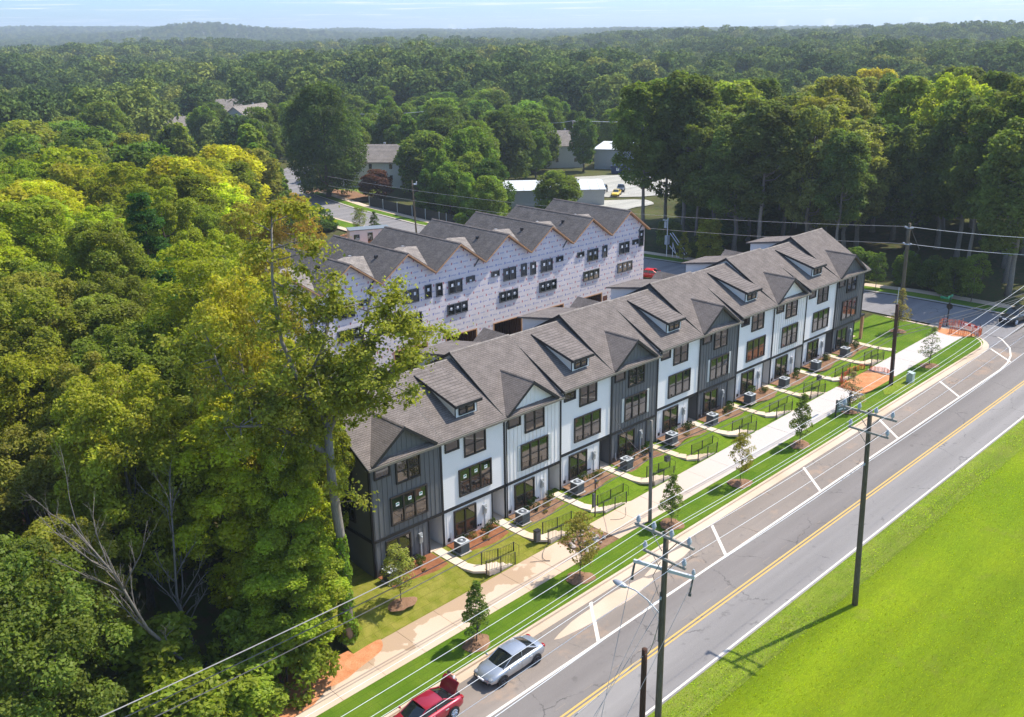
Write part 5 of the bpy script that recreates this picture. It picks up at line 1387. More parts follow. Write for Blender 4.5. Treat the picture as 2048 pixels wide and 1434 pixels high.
# ------------------------------------------------------------ background buildings
MAT['sid_white'] = plain("white_lap_siding_far", (0.66, 0.66, 0.65), .7, var=.05)
MAT['sid_cream'] = plain("cream_siding_far", (0.62, 0.60, 0.55), .7, var=.05)
MAT['sid_grey'] = plain("pale_grey_siding_far", (0.42, 0.43, 0.42), .7, var=.06)
MAT['roofmetal'] = plain("white_metal_roofing", (0.66, 0.68, 0.68), .45, .1, var=.08, scale=.4)
MAT['roofblue'] = plain("blue_grey_roofing", (0.16, 0.19, 0.22), .9, var=.15)
def house(cx, cy, L, Wd, hw, rise, rz, wall, roof, label, hip=False, cat="house", wins=3, stories=2, chimney=True):
    z = H(cx, cy) - .3; t = empty("house", (cx, cy, z), rz, label=label, cat=cat)
    mb = MB(); mb.box(-L / 2, -Wd / 2, 0, L / 2, Wd / 2, hw)
    if not hip:
        for s in (-1, 1): mb.prism([(s * L / 2, -Wd / 2, hw), (s * L / 2, Wd / 2, hw), (s * L / 2, 0, hw + rise)], (-s * .15, 0, 0))
    mb.build("wall", wall, t)
    mb = MB(); o = .45; hx = Wd / 2 if hip else -o
    k = rise / (Wd / 2)
    for s in (-1, 1):
        q = [(-L / 2 - o, s * (Wd / 2 + o), hw - k * o + .12), (L / 2 + o, s * (Wd / 2 + o), hw - k * o + .12), (L / 2 - hx, 0, hw + rise + .12), (-L / 2 + hx, 0, hw + rise + .12)]
        mb.slab(q if s < 0 else q[::-1], .12)
    if hip:
        for s in (-1, 1):
            q = [(s * (L / 2 + o), -Wd / 2 - o, hw - k * o + .12), (s * (L / 2 + o), Wd / 2 + o, hw - k * o + .12), (s * (L / 2 - hx), 0, hw + rise + .12)]
            mb.slab(q if s > 0 else q[::-1], .12)
    rf = mb.build("roof", roof, t)
    if chimney:
        mb = MB(); mb.box(L * .15, .3, hw + rise * .6, L * .15 + .5, .8, hw + rise + .5); mb.build("chimney", 'metal', rf)
    for st in range(stories):
        zz = hw - 1.9 - st * 2.7
        if zz < .4: break
        for s in (-1, 1):
            for q in range(wins):
                x = -L / 2 + L * (q + .5) / wins
                w = MB(); w.box(x - .5, s * Wd / 2, zz, x + .5, s * (Wd / 2 + .06), zz + 1.4); wo_ = w.build("window", 'signwhite', t)
                p = MB(); p.box(x - .4, s * (Wd / 2 + .06), zz + .1, x + .4, s * (Wd / 2 + .075), zz + 1.3); p.build("pane", 'glass', wo_)
            y = 0
            w = MB(); w.box(s * L / 2, y - .5, zz, s * (L / 2 + .06), y + .5, zz + 1.4); wo_ = w.build("window", 'signwhite', t)
            p = MB(); p.box(s * (L / 2 + .06), y - .4, zz + .1, s * (L / 2 + .075), y + .4, zz + 1.3); p.build("pane", 'glass', wo_)
    return t
A_ = math.radians
house(107.5, 148.5, 15, 9.5, 6.6, 3.4, A_(-50), 'sid_white', 'shingle3', "white two-storey house with a tan roof behind the big dark tree")
house(162.0, 139.5, 15, 10, 6.2, 3.4, A_(-42), 'sid_cream', 'shingle3', "cream house with a long tan roof beside the armed far pole")
house(66.0, 154.0, 15, 10, 5.2, 3.2, A_(-35), 'sid_grey', 'roofblue', "low pale grey house with a dark roof, half hidden by the vine-clad tree", stories=1)
house(70.0, 199.0, 13, 9, 4.8, 3.2, A_(40), 'sid_white', 'roofblue', "small blue-grey roofed house with a white gable edge among the left trees", stories=1)
house(60.0, 178.0, 11, 8, 4.4, 3.0, A_(40), 'sid_white', 'roofblue', "second small roof with a white rake just in front of the blue-grey one", stories=1)
house(137.0, 262.0, 20, 12, 8.5, 4.2, A_(30), 'sid_grey', 'shingle3', "pale house roof showing in the gap left of the big dark tree")
house(150.0, 300.0, 18, 11, 8.5, 4.0, A_(-30), 'sid_white', 'shingle3', "roof end with white gable in the trees behind the dark oak")
house(112.0, 268.0, 18, 11, 6.5, 3.6, A_(-20), 'sid_cream', 'shingle3', "low tan roof under the round dark tree on the left")
# metal sheds
t = empty("metal_shed", (117.0, 100.5, H(117, 100.5) - .3), A_(-42), label="long low shed with a bright white metal roof among the trees", cat="warehouse")
mb = MB(); mb.box(-13, -7, 0, 13, 7, 4.0); mb.build("wall", 'sid_grey', t)
mb = MB()
for s in (-1, 1):
    q = [(-13.3, s * 7.3, 4.02), (13.3, s * 7.3, 4.02), (13.3, 0, 4.9), (-13.3, 0, 4.9)]; mb.slab(q if s < 0 else q[::-1], .1)
r__ = mb.build("roof", 'roofmetal', t)
mb = MB()
for k in range(-12, 13, 2): mb.box(k - .04, -7.3, 4.03, k + .04, -7.2, 4.13); mb.prism([(k - .04, -7.3, 4.03), (k + .04, -7.3, 4.03), (k + .04, 0, 4.91), (k - .04, 0, 4.91)], (0, 0, .06))
mb.build("roof_seams", 'palemetal', r__)
t = empty("metal_shed", (174.0, 121.0, H(174, 121) - .3), A_(-62), label="pale metal building with a roller door and open scrap roof by the lot", cat="warehouse")
mb = MB(); mb.box(-10, -6, 0, 10, 6, 5.2); mb.build("wall", 'sid_grey', t)
mb = MB(); mb.slab([(-10.4, -6.4, 5.5), (10.4, -6.4, 5.5), (10.4, 6.4, 6.2), (-10.4, 6.4, 6.2)], .15); mb.build("roof", 'roofmetal', t)
mb = MB(); mb.box(-6.5, -6.08, 0, -3.0, -6.0, 3.6); mb.box(2.0, -6.08, 0, 5.5, -6.0, 3.6); mb.build("roller_door", 'metal', t)
t = empty("dumpster", (161.0, 116.0, H(161, 116)), A_(-60), label="dark blue dumpster with a white label in front of the metal building", cat="dumpster")
mb = MB(); mb.prism([(-1.6, -1, 0), (1.6, -1, 0), (1.9, -1, 2.1), (-1.9, -1, 2.1)], (0, 2.2, 0)); mb.build("bin_body", 'bluepaint', t)
mb = MB(); mb.box(-.4, -1.03, .8, .4, -1.0, 1.5); mb.build("label_plate", 'signwhite', t)
t = empty("site_trailer", (63.6, 90.0, H(63.6, 90) + .05), A_(-25), label="small pale grey site office trailer behind the wrapped roofs", cat="trailer")
mb = MB(); mb.box(-3.5, -1.4, .5, 3.5, 1.4, 3.2); mb.build("cabin", 'sid_white', t)
mb = MB(); mb.box(-3.6, -1.5, 3.2, 3.6, 1.5, 3.32); mb.build("roof", 'roofblue', t)
mb = MB(); mb.box(-2.8, -1.45, 1.5, -1.8, -1.4, 2.5); mb.box(1.6, -1.45, 1.5, 2.6, -1.4, 2.5); mb.box(-.4, -1.45, .6, .5, -1.4, 2.7); mb.build("window", 'glass', t)
mb = MB()
for x in (-.6, .6): mb.tube([(x, -1.2, .38), (x, -1.4, .38)], .38, 12)
mb.build("wheel", 'tyre', t)
# dark board fence along the back street
fpts = [(88.0, 124.0), (87.2, 108.0), (86.3, 96.0), (85.4, 84.0), (85.0, 74.0)]
t = empty("board_fence", (fpts[0][0], fpts[0][1], 0), label="tall dark board fence with pale posts along the far side of the back street", cat="fence")
for a, b in zip(fpts, fpts[1:]):
    n = int(math.dist(a, b) / 2.4)
    for k in range(n):
        p = (a[0] + (b[0] - a[0]) * k / n - fpts[0][0], a[1] + (b[1] - a[1]) * k / n - fpts[0][1]); q = (a[0] + (b[0] - a[0]) * (k + 1) / n - fpts[0][0], a[1] + (b[1] - a[1]) * (k + 1) / n - fpts[0][1])
        z1 = H(p[0] + fpts[0][0], p[1] + fpts[0][1]); z2 = H(q[0] + fpts[0][0], q[1] + fpts[0][1])
        mb = MB(); mb.prism([(p[0], p[1], z1), (q[0], q[1], z2), (q[0], q[1], z2 + 2.1), (p[0], p[1], z1 + 2.1)], (.05, 0, 0)); mb.build("fence_panel", 'fencewood', t)
        if k % 2 == 0: mb = MB(); mb.box(p[0] - .1, p[1] - .06, z1, p[0] - .0, p[1] + .06, z1 + 2.25); mb.build("post", 'palemetal', t)

# ------------------------------------------------------------ vegetation
def crown_arrays(seed, h0, h1, w, lobes, leaves, leaf, lob=(.15, .26), prof='round', squash=.8, hole=0.0):
    g = np.random.default_rng(seed)
    t = g.uniform(0, 1, lobes) ** .85
    if prof == 'round': e = np.sqrt(np.clip(1 - ((t - .42) / .62) ** 2, .02, 1))
    elif prof == 'cone': e = np.clip(1.02 - t, .08, 1) ** .75 * np.clip(t / .12 + .35, 0, 1)
    elif prof == 'vase': e = np.clip(.35 + 1.1 * t, 0, 1) * np.sqrt(np.clip(1.06 - t, .05, 1)) * 1.2
    else: e = np.sqrt(np.clip(1 - ((t - .5) / .56) ** 2, .05, 1)) * .9
    ang = np.arange(lobes) * 2.39996 + g.uniform(-.5, .5, lobes)
    rad = w / 2 * e * np.sqrt(g.uniform(.12, 1, lobes)) * .86
    lr = w * g.uniform(lob[0], lob[1], lobes) * (.65 + .5 * e)
    C = np.stack([rad * np.cos(ang), rad * np.sin(ang), h0 + (h1 - h0) * t * .93], -1)
    out = C.copy(); out[:, 2] = (C[:, 2] - (h0 + (h1 - h0) * .35)) * .9
    out /= (np.linalg.norm(out, axis=1, keepdims=True) + 1e-6)
    wgt = lr ** 2; cnt = np.maximum(6, (leaves * wgt / wgt.sum()).astype(int))
    idx = np.repeat(np.arange(lobes), cnt); n = len(idx)
    d = g.normal(size=(n, 3)) + .75 * out[idx] + np.array([0, 0, .35]); d /= np.linalg.norm(d, axis=1, keepdims=True)
    k = 1 - np.abs(g.normal(0, .20, n)); k = np.clip(k, .25, 1.1) + g.normal(0, .05, n)
    # ragged lobe surface
    k *= 1 + .16 * np.sin(d[:, 0] * 7 + idx) * np.cos(d[:, 1] * 6 + d[:, 2] * 5 + idx * 1.7)
    P = C[idx] + d * lr[idx][:, None] * k[:, None] * np.array([1, 1, squash])
    if hole > 0: 
        keep = (np.sin(P[:, 0] * 1.9 + seed) + np.sin(P[:, 1] * 1.7) + np.sin(P[:, 2] * 2.1) + g.normal(0, .5, n)) > (-1.8 + hole * 3); P = P[keep]; d = d[keep]; idx = idx[keep]; n = len(idx)
    N = d * .5 + g.normal(0, .55, (n, 3)) + np.array([0, 0, .55]); N /= np.linalg.norm(N, axis=1, keepdims=True)
    T = g.normal(size=(n, 3)); T -= N * (T * N).sum(1, keepdims=True); T /= np.linalg.norm(T, axis=1, keepdims=True); B = np.cross(N, T)
    s = leaf * g.uniform(.65, 1.3, n)[:, None]
    V = np.stack([P + T * s, P + B * s * .62 + N * s * .22, P - T * s, P - B * s * .62 + N * s * .22], 1).reshape(-1, 3)
    Q = np.arange(n * 4, dtype=np.int32).reshape(-1, 4)
    lv = g.uniform(0, 1, lobes)[idx]
    a = np.stack([.5 * lv + .5 * g.uniform(0, 1, n), .55 * g.uniform(0, 1, n) + .45 * lv, g.uniform(0, 1, n), np.ones(n)], -1)
    return V, Q, a, C, lr
def make_tree(seed, H_, h0, w, lobes, leaves, leaf, trunk_r, mat='bark', limbs=9, leafmat='leaf', forks=0, **k):
    V, Q, a, C, lr = crown_arrays(seed, h0, H_, w, lobes, leaves, leaf, **k)
    cm = arr_mesh("crown", V, Q, leafmat, False, a, linkit=False)
    r_ = random.Random(seed); mb = MB(); wob = [(r_.uniform(-1, 1) * w * .02, r_.uniform(-1, 1) * w * .02) for _ in range(9)]
    top = h0 + (H_ - h0) * .72; n = 8
    ax = [(wob[i][0] * (i > 0), wob[i][1] * (i > 0), -.5 + (top + .5) * i / n) for i in range(n + 1)]
    mb.tube(ax, [trunk_r * (1.35 if i == 0 else 1 - .8 * i / n) for i in range(n + 1)], 8)
    order = sorted(range(len(C)), key=lambda i: -np.hypot(C[i][0], C[i][1]))
    for i in (order[::max(1, len(order) // max(limbs, 1))])[:limbs]:
        c = C[i]; zs = max(h0 * .75, min(c[2] - np.hypot(c[0], c[1]) * .7, top * .95)); f = (zs + .5) / (top + .5); q = min(n - 1, int(f * n)); p0 = Vector(ax[q]).lerp(Vector(ax[q + 1]), f * n - q)
        m_ = p0.lerp(Vector(c), .5) + Vector((0, 0, -.06 * w)); rr = trunk_r * (1 - .8 * f) * .55 + .02
        mb.tube([p0, m_, Vector(c)], [rr, rr * .65, rr * .25], 5)
    tm = bpy.data.meshes.new("trunk"); tm.from_pydata([tuple(v) for v in mb.v], [], mb.f); tm.materials.append(MAT[mat]); tm.polygons.foreach_set("use_smooth", [True] * len(tm.polygons)); tm.update()
    return tm, cm
PROTO = {}
def proto(name, *a, **k): PROTO[name] = make_tree(*a, **k)
# close woods: leaf-sized faces
proto('near0', 11, 15.0, 2.6, 9.5, 190, 66000, .105, .24, lob=(.045, .12), hole=.02)
proto('loose', 16, 16.0, 2.2, 7.5, 190, 62000, .10, .24, lob=(.045, .12), hole=.05, prof='oval', limbs=20)
proto('near1', 12, 17.0, 3.0, 8.5, 180, 62000, .105, .26, prof='oval', lob=(.05, .13), hole=.02)
proto('near2', 13, 13.0, 1.6, 9.0, 160, 56000, .105, .22, lob=(.05, .13), hole=.02)
proto('near3', 14, 18.0, 5.0, 9.0, 110, 44000, .11, .28, prof='oval', lob=(.045, .12), hole=.04)
proto('airy', 15, 18.0, 5.0, 8.5, 120, 26000, .105, .22, lob=(.05, .13), mat='barkpale', hole=.10, limbs=16)
proto('mid0', 21, 15.0, 2.2, 11.0, 110, 15000, .27, .3, lob=(.09, .18))
proto('mid1', 22, 17.0, 2.5, 9.5, 100, 14000, .27, .3, prof='oval', lob=(.09, .18))
proto('mid2', 23, 13.0, 1.5, 9.5, 90, 13000, .27, .3, lob=(.10, .19))
proto('mid3', 24, 14.0, 1.0, 8.0, 100, 13000, .25, .3, prof='cone', lob=(.09, .18))
proto('tall0', 31, 25.0, 8.0, 12.5, 130, 24000, .25, .38, mat='barkpale', limbs=18, lob=(.07, .15))
proto('tall1', 32, 27.0, 10.5, 11.0, 110, 20000, .25, .36, mat='barkpale', limbs=18, prof='oval', lob=(.07, .15))
proto('tall2', 33, 23.0, 6.0, 12.0, 120, 20000, .25, .36, mat='barkpale', limbs=16, hole=.07, lob=(.07, .15))
proto('shrub0', 41, 3.2, .1, 3.6, 40, 6000, .11, .06, limbs=4, lob=(.10, .2))
proto('shrub1', 42, 4.6, .2, 3.4, 44, 6500, .11, .07, limbs=4, prof='oval', lob=(.10, .2))
proto('pine', 51, 17.0, 4.0, 7.5, 110, 32000, .11, .26, lob=(.07, .13), prof='cone', squash=.5)
proto('dark', 61, 25.0, 3.0, 20.0, 200, 38000, .29, .6, limbs=20, lob=(.07, .15))
proto('young0', 71, 4.4, 1.0, 2.1, 90, 3400, .062, .045, limbs=24, prof='cone', lob=(.07, .15))
proto('young1', 72, 4.0, 1.0, 2.3, 90, 3200, .062, .04, limbs=24, prof='oval', lob=(.07, .15), hole=.05)
proto('young2', 73, 4.6, 1.2, 1.9, 70, 1800, .055, .04, limbs=26, prof='cone', lob=(.08, .16), hole=.08)
proto('bush', 81, .62, .04, .8, 14, 700, .04, .02, limbs=0)
def plant(kind, x, y, h, w, col, label, group=None, name="broadleaf_tree", cat="tree", z=None, rz=None, r_=random):
    tm, cm = PROTO[kind]
    t = empty(name, (x, y, H(x, y) if z is None else z), label=label, cat=cat, group=group)
    hh = max(v.co.z for v in tm.vertices[:1]) if False else PH[kind]; ww = PW[kind]
    t.scale = (w / ww, w / ww, h / hh); t.rotation_euler = (0, 0, r_.uniform(0, 6.28) if rz is None else rz)
    a = link("trunk", tm, t); b = link("crown", cm, t); b.color = (col[0] * 1.95, col[1] * 1.85, col[2] * 1.4, 1)
    return t
PH = dict(loose=16, near0=15, near1=17, near2=13, near3=18, airy=18, mid0=15, mid1=17, mid2=13, mid3=14, tall0=25, tall1=27, tall2=23, shrub0=3.2, shrub1=4.6, pine=17, dark=25, young0=4.4, young1=4, young2=4.6, bush=.62)
PW = dict(loose=7.5, near0=9.5, near1=8.5, near2=9, near3=9, airy=8.5, mid0=11, mid1=9.5, mid2=9.5, mid3=8, tall0=12.5, tall1=11, tall2=12, shrub0=3.6, shrub1=3.4, pine=7.5, dark=20, young0=2.1, young1=2.3, young2=1.9, bush=.8)
OLIVE = (.135, .148, .032); LIME = (.225, .245, .022); YEL = (.20, .20, .024); GREEN = (.07, .125, .020); DARK = (.038, .068, .018); ORANGE = (.21, .155, .04); MIDG = (.085, .125, .026); RED = (.075, .035, .03)
used_pts = []
def free(x, y, d):
    for a, b, r_ in used_pts:
        if (a - x) ** 2 + (b - y) ** 2 < (max(d, .0) * .5 + r_ * .5) ** 2: return False
    return True

# --- young street trees with mulch rings and stakes
YT = [(.76, -9.46, 'young0', 4.5, 2.3, (.075, .115, .03), "young dark green tree in a mulch ring beside the silver car"),
      (10.3, -9.24, 'young1', 4.9, 2.9, (.17, .155, .045), "young olive-brown tree in a mulch ring, second along the grass strip"),
      (20.22, -9.36, 'young0', 4.3, 2.2, (.10, .14, .04), "young green tree by the bare street pole"),
      (29.06, -9.42, 'young1', 4.4, 2.1, (.16, .15, .03), "young yellow-green tree with brownish leaves, fourth along the grass strip"),
      (38.57, -9.15, 'young0', 4.9, 2.4, (.09, .12, .035), "young green tree on the grass strip just before the sales banner"),
      (48.0, -8.75, 'young2', 4.0, 2.6, (.20, .16, .12), "thin nearly bare young tree right behind the sales banner"),
      (64.0, -9.0, 'young2', 4.4, 2.5, (.10, .12, .08), "young greyish tree on the strip beyond the brown pole"),
      (72.3, -1.6, 'young2', 5.2, 2.8, (.16, .14, .06), "thin young tree with yellowing leaves on the corner lawn"),
      (-.43, -3.32, 'young1', 4.3, 2.4, (.17, .19, .06), "pale silvery-green young tree on the lawn before the near grey house")]
for x, y, kd, h, w, c, l in YT:
    zf = (lambda a, b: float(sodz(a, b))) if y < -7.8 else LZ
    z = zf(x, y) if x < 70 else max(H(x, y) + .05, LZ(x, y))
    t = plant(kd, x, y, h, w, c, l, "young staked street trees", "young_tree", z=z, rz=x)
    rg = blob("mulch_ring", x, y, .98, .85, 'brownmulch', .02, int(x * 7) + 50, zf=(lambda a, b, q=z: q), dome=.16); struct(rg)
    if y < -7.8:
        for q in (-.5, .5):
            m = MB(); m.tube([(x + q, y, z + .1), (x + q * .1, y, z + 1.3)], .012, 4); struct_ = m.build("stake", 'cable', t); struct_.matrix_parent_inverse = t.matrix_world.inverted()
            struct_.matrix_parent_inverse = (Matrix.Translation(t.location) @ t.rotation_euler.to_matrix().to_4x4() @ Matrix.Diagonal((*t.scale, 1))).inverted()
# --- bed shrubs
rb = random.Random(3)
BL = ["against the wall under the ground window", "beside the air conditioner", "at the path edge of the bed", "below the electric meter"]
for i in range(11):
    for k, (dx, dy, s) in enumerate(((1.25, -.75, .85), (2.2, -.55, 1.1), (3.4, -.8, .9), (4.2, -.6, 1.0), (2.9, -1.5, .6))):
        if rb.random() < .12: continue
        x, y = 6 * i + dx + rb.uniform(-.2, .2), dy + rb.uniform(-.15, .15)
        z = max(LZ(x, y), unit_base(6.0 * i + .01) - .02) + .03; s *= rb.uniform(.7, 1.15)
        yellow = k == 4 or rb.random() < .15
        c = (.22, .19, .05) if yellow else ((.03, .06, .015) if rb.random() < .6 else (.07, .11, .02))
        tm, cm = PROTO['bush']
        o = link("bed_shrub", cm, None, (x, y, z)); o.scale = (s, s, s * (1.25 if not yellow else .7)); o.rotation_euler = (0, 0, rb.uniform(0, 6)); o.color = (*c, 1)
        tag(o, ("low yellow clump" if yellow else "small round evergreen shrub") + " in the mulch bed of a front garden", "shrub", "yellow clumps in the front beds" if yellow else "evergreen shrubs in the front beds")

# --- the tall sparse tree in front of the near grey house
def main_tree():
    x, y = -4.75, -3.65; z = LZ(x, y) - .1; g = random.Random(5)
    t = empty("tall_tree", (x, y, z), label="tall slender tree with ivy on its trunk rising in front of the near grey house", cat="tree")
    mb = MB(); ax = [(0, 0, -.4), (.02, 0, 3), (.05, .1, 7), (-.15, .2, 11), (-.2, .1, 14.6)]
    mb.tube(ax, [.42, .34, .30, .26, .22], 12)
    # limbs: (points) forks then whips
    L = [[(-.2, .1, 14.4), (-1.1, .9, 16.5), (-1.9, 1.3, 19.5), (-2.0, 1.5, 23.0), (-1.6, 1.6, 26.5)],
         [(-.2, .1, 14.6), (.9, -.6, 16.6), (2.6, -1.5, 19.0), (3.6, -2.1, 22.0)],
         [(-.15, .2, 12.5), (-2.2, 1.8, 14.2), (-4.4, 3.4, 17.0), (-5.0, 4.2, 20.5)],
         [(.9, -.6, 16.6), (3.0, -2.6, 17.2), (5.6, -4.0, 17.8)],
         [(-1.1, .9, 16.5), (-.2, -.5, 19.5), (.6, -1.1, 23.0)],
         [(2.6, -1.5, 19.0), (4.6, -2.6, 19.8), (6.4, -3.3, 19.6)],
         [(-2.2, 1.8, 14.2), (-3.4, 1.2, 15.0), (-5.6, 2.0, 15.3)],
         [(-.2, .1, 13.8), (1.4, .3, 15.2), (2.9, -.3, 15.6), (4.6, -1.8, 15.4)]]
    tips = []
    for l in L:
        l = [(p[0] * (.62 if p[0] > 0 else 1.0), p[1] * (.75 if p[1] < 0 else 1.0), p[2]) for p in l]
        n = len(l); mb.tube(l, [.17 * (1 - .75 * i / (n - 1)) for i in range(n)], 7)
        for i in range(1, n):
            a, b = Vector(l[i - 1]), Vector(l[i])
            for q in range(8):
                p = a.lerp(b, g.uniform(.15, 1)); d = Vector((g.uniform(-1, 1), g.uniform(-1, 1), g.uniform(-.35, .8))).normalized() * g.uniform(.6, 2.3)
                mb.tube([p, p + d * .5, p + d], [.045, .03, .012], 4); tips.append(tuple(p + d)); 
        tips.append(l[-1])
    for zz in (9.4, 10.6, 11.6, 12.4):
        d = Vector((g.uniform(-1, 1), g.uniform(-1, 1), .2)).normalized() * g.uniform(1.0, 1.8); p = Vector((-.1, .2, zz)); mb.tube([p, p + d], [.04, .01], 4); tips.append(tuple(p + d))
    mb.build("trunk", 'barkpale', t, smooth=True)
    gg = np.random.default_rng(9); C = np.array(tips); nl = len(C); lr = gg.uniform(.4, 1.1, nl); cnt = (lr ** 2 * 330).astype(int); idx = np.repeat(np.arange(nl), cnt); n = len(idx)
    d = gg.normal(size=(n, 3)); d /= np.linalg.norm(d, axis=1, keepdims=True)
    P = C[idx] + d * (lr[idx] * np.abs(gg.normal(.35, .42, n)) ** .8 * 1.25)[:, None] * np.array([1.15, 1.15, .5])
    P[:, 2] += .18 * np.sin(P[:, 0] * 4.1) + .14 * np.sin(P[:, 1] * 4.7)
    N = d * .4 + gg.normal(0, .5, (n, 3)) + np.array([0, 0, .6]); N /= np.linalg.norm(N, axis=1, keepdims=True)
    T = gg.normal(size=(n, 3)); T -= N * (T * N).sum(1, keepdims=True); T /= np.linalg.norm(T, axis=1, keepdims=True); B = np.cross(N, T); s = (.115 * gg.uniform(.6, 1.3, n))[:, None]
    V = np.stack([P + T * s, P + B * s * .7 + N * s * .2, P - T * s, P - B * s * .7 + N * s * .2], 1).reshape(-1, 3)
    lv = gg.uniform(0, 1, nl)[idx]; hi = (P[:, 2] - 12) / 15
    a = np.stack([.4 * lv + .6 * gg.uniform(0, 1, n), np.clip(.7 * gg.uniform(0, 1, n) + .2 - .5 * np.clip(hi - .55, 0, 1), 0, 1), gg.uniform(0, 1, n), np.ones(n)], -1)
    c = arr_mesh("crown", V, np.arange(n * 4).reshape(-1, 4), 'leaf', False, a); c.parent = t; c.color = (.34, .35, .05, 1)
    # ivy sleeve
    n = 2200; zz = 7.2 * gg.uniform(0, 1, n) ** 1.35; an = gg.uniform(0, 6.283, n); rr = .32 + (.12 + .16 * np.sin(zz * 2.3) * np.cos(an * 2 + zz)) * gg.uniform(.2, 1.6, n) * (1.3 - zz / 7)
    P = np.stack([rr * np.cos(an), rr * np.sin(an), zz], -1); N = np.stack([np.cos(an), np.sin(an), .4 + 0 * an], -1) + gg.normal(0, .3, (n, 3)); N /= np.linalg.norm(N, axis=1, keepdims=True)
    T = gg.normal(size=(n, 3)); T -= N * (T * N).sum(1, keepdims=True); T /= np.linalg.norm(T, axis=1, keepdims=True); B = np.cross(N, T); s = .10
    V = np.stack([P + T * s, P + B * s, P - T * s, P - B * s], 1).reshape(-1, 3); a = np.stack([gg.uniform(0, 1, n)] * 3 + [np.ones(n)], -1)
    c = arr_mesh("ivy", V, np.arange(n * 4).reshape(-1, 4), 'leaf', False, a); c.parent = t; c.color = (.20, .30, .03, 1)
main_tree(); used_pts.append((-4.75, -3.65, 3))

def dead_tree(x, y, h, lean, seed, label):
    g = random.Random(seed); t = empty("dead_tree", (x, y, H(x, y)), label=label, cat="dead tree"); mb = MB()
    def br(p, d, L_, r_, depth):
        pts = [p]; q = p.copy(); dd = d.copy(); n = 4
        for i in range(n):
            dd = (dd + Vector((g.uniform(-.22, .22), g.uniform(-.22, .22), g.uniform(-.06, .12)))).normalized(); q = q + dd * L_ / n; pts.append(q.copy())
        mb.tube(pts, [r_ * (1 - .75 * i / n) for i in range(n + 1)], 6 if depth == 0 else 4)
        if depth < 3:
            for k in range((16, 7, 4)[depth]):
                f = g.uniform(.25, 1); i = min(n - 1, int(f * n)); o = pts[i].lerp(pts[i + 1], f * n - i)
                nd = (dd * 1.15 + Vector((g.uniform(-1, 1), g.uniform(-1, 1), g.uniform(-.1, .7)))).normalized()
                br(o, nd, L_ * g.uniform(.16, .36), r_ * (1 - .7 * f) * .6, depth + 1)
    br(Vector((0, 0, -.4)), Vector(lean).normalized(), h, .14, 0)
    mb.build("trunk_and_branches", 'deadwood', t, smooth=True)
dead_tree(-13.0, -2.0, 15.5, (-.28, .22, 1), 4, "leafless grey dead tree leaning left at the edge of the near woods"); used_pts.append((-13, -2, 5.0))
dead_tree(-12.4, -1.2, 12.5, (-.05, .25, 1), 8, "second leafless grey trunk rising straighter beside the leaning dead tree")

# --- woods, filled from world-space regions
LBL = {}
def woods(n_try, region, spacing, kinds, hr, cols, words, group, name="broadleaf_tree", seed=1, wf=1.0, cap=999):
    g = random.Random(seed); cnt = 0
    for _ in range(n_try):
        x, y = g.uniform(region[0], region[1]), g.uniform(region[2], region[3])
        ok = region[4](x, y) if len(region) > 4 else True
        if not ok or not inview(x, y): continue
        h = g.uniform(*hr); sp = spacing * (.8 + .4 * (h - hr[0]) / max(hr[1] - hr[0], .1))
        if not free(x, y, sp): continue
        used_pts.append((x, y, sp)); kd = g.choice(kinds); cn, c = g.choice(cols)
        v = g.uniform(.85, 1.15); c = (c[0] * v * g.uniform(.9, 1.12), c[1] * v, c[2] * v)
        w = PW[kd] * h / PH[kd] * g.uniform(.85, 1.15) * wf
        plant(kd, x, y, h, w, c, "%s %s" % (cn, words), "%s, %s" % (group, cn.split()[0]), name, r_=g); cnt += 1
        if cnt >= cap: break
    return cnt
def inview(x, y, m=6):
    dx, dy = x - CAM.x, y - CAM.y; b = math.atan2(dy, dx) - yaw; r_ = math.hypot(dx, dy)
    return abs(b) < R(28.6) + m / max(r_, 5)
BUILD = [(66, 154, 13), (70, 199, 12), (60, 178, 9), (107.5, 148.5, 11), (162, 139.5, 12), (117, 100.5, 14), (174, 121, 12), (137, 262, 14), (150, 300, 13), (112, 268, 12), (143, 104, 20), (124, 88, 9), (63, 90, 7), (100, 146, 6), (157,112,12)]
YARDS = [(141, 100, 75, 13), (134, 92, 60, 8), (107, 146, 55, 8), (162, 139, 30, 5), (117, 99, 40, 11), (66, 152, 40, 8), (143, 104, 40, 12), (137, 262, 60, 8), (80, 128, 30, 9), (86, 152, 35, 7), (79, 100, 30, 10), (112, 268, 60, 7), (64, 90, 40, 6), (70, 198, 40, 5)]
def in_yard(x, y):
    for hx, hy, L_, w in YARDS:
        dx, dy = CAM.x - hx, CAM.y - hy; d = math.hypot(dx, dy); dx /= d; dy /= d
        u = (x - hx) * dx + (y - hy) * dy; v = abs(-(x - hx) * dy + (y - hy) * dx)
        if -4 < u < L_ and v < w: return True
    return False
def clear(x, y):
    if in_yard(x, y): return False
    for a, b, r_ in BUILD:
        if (x - a) ** 2 + (y - b) ** 2 < r_ * r_: return False
    for a, b in zip(CL, CL[1:]):
        A, B, P = Vector(a), Vector(b), Vector((x, y)); t_ = max(0, min(1, (P - A).dot(B - A) / (B - A).length_squared))
        if (P - A.lerp(B, t_)).length < 9.5: return False
    if -26 < y < -9: return False
    return True
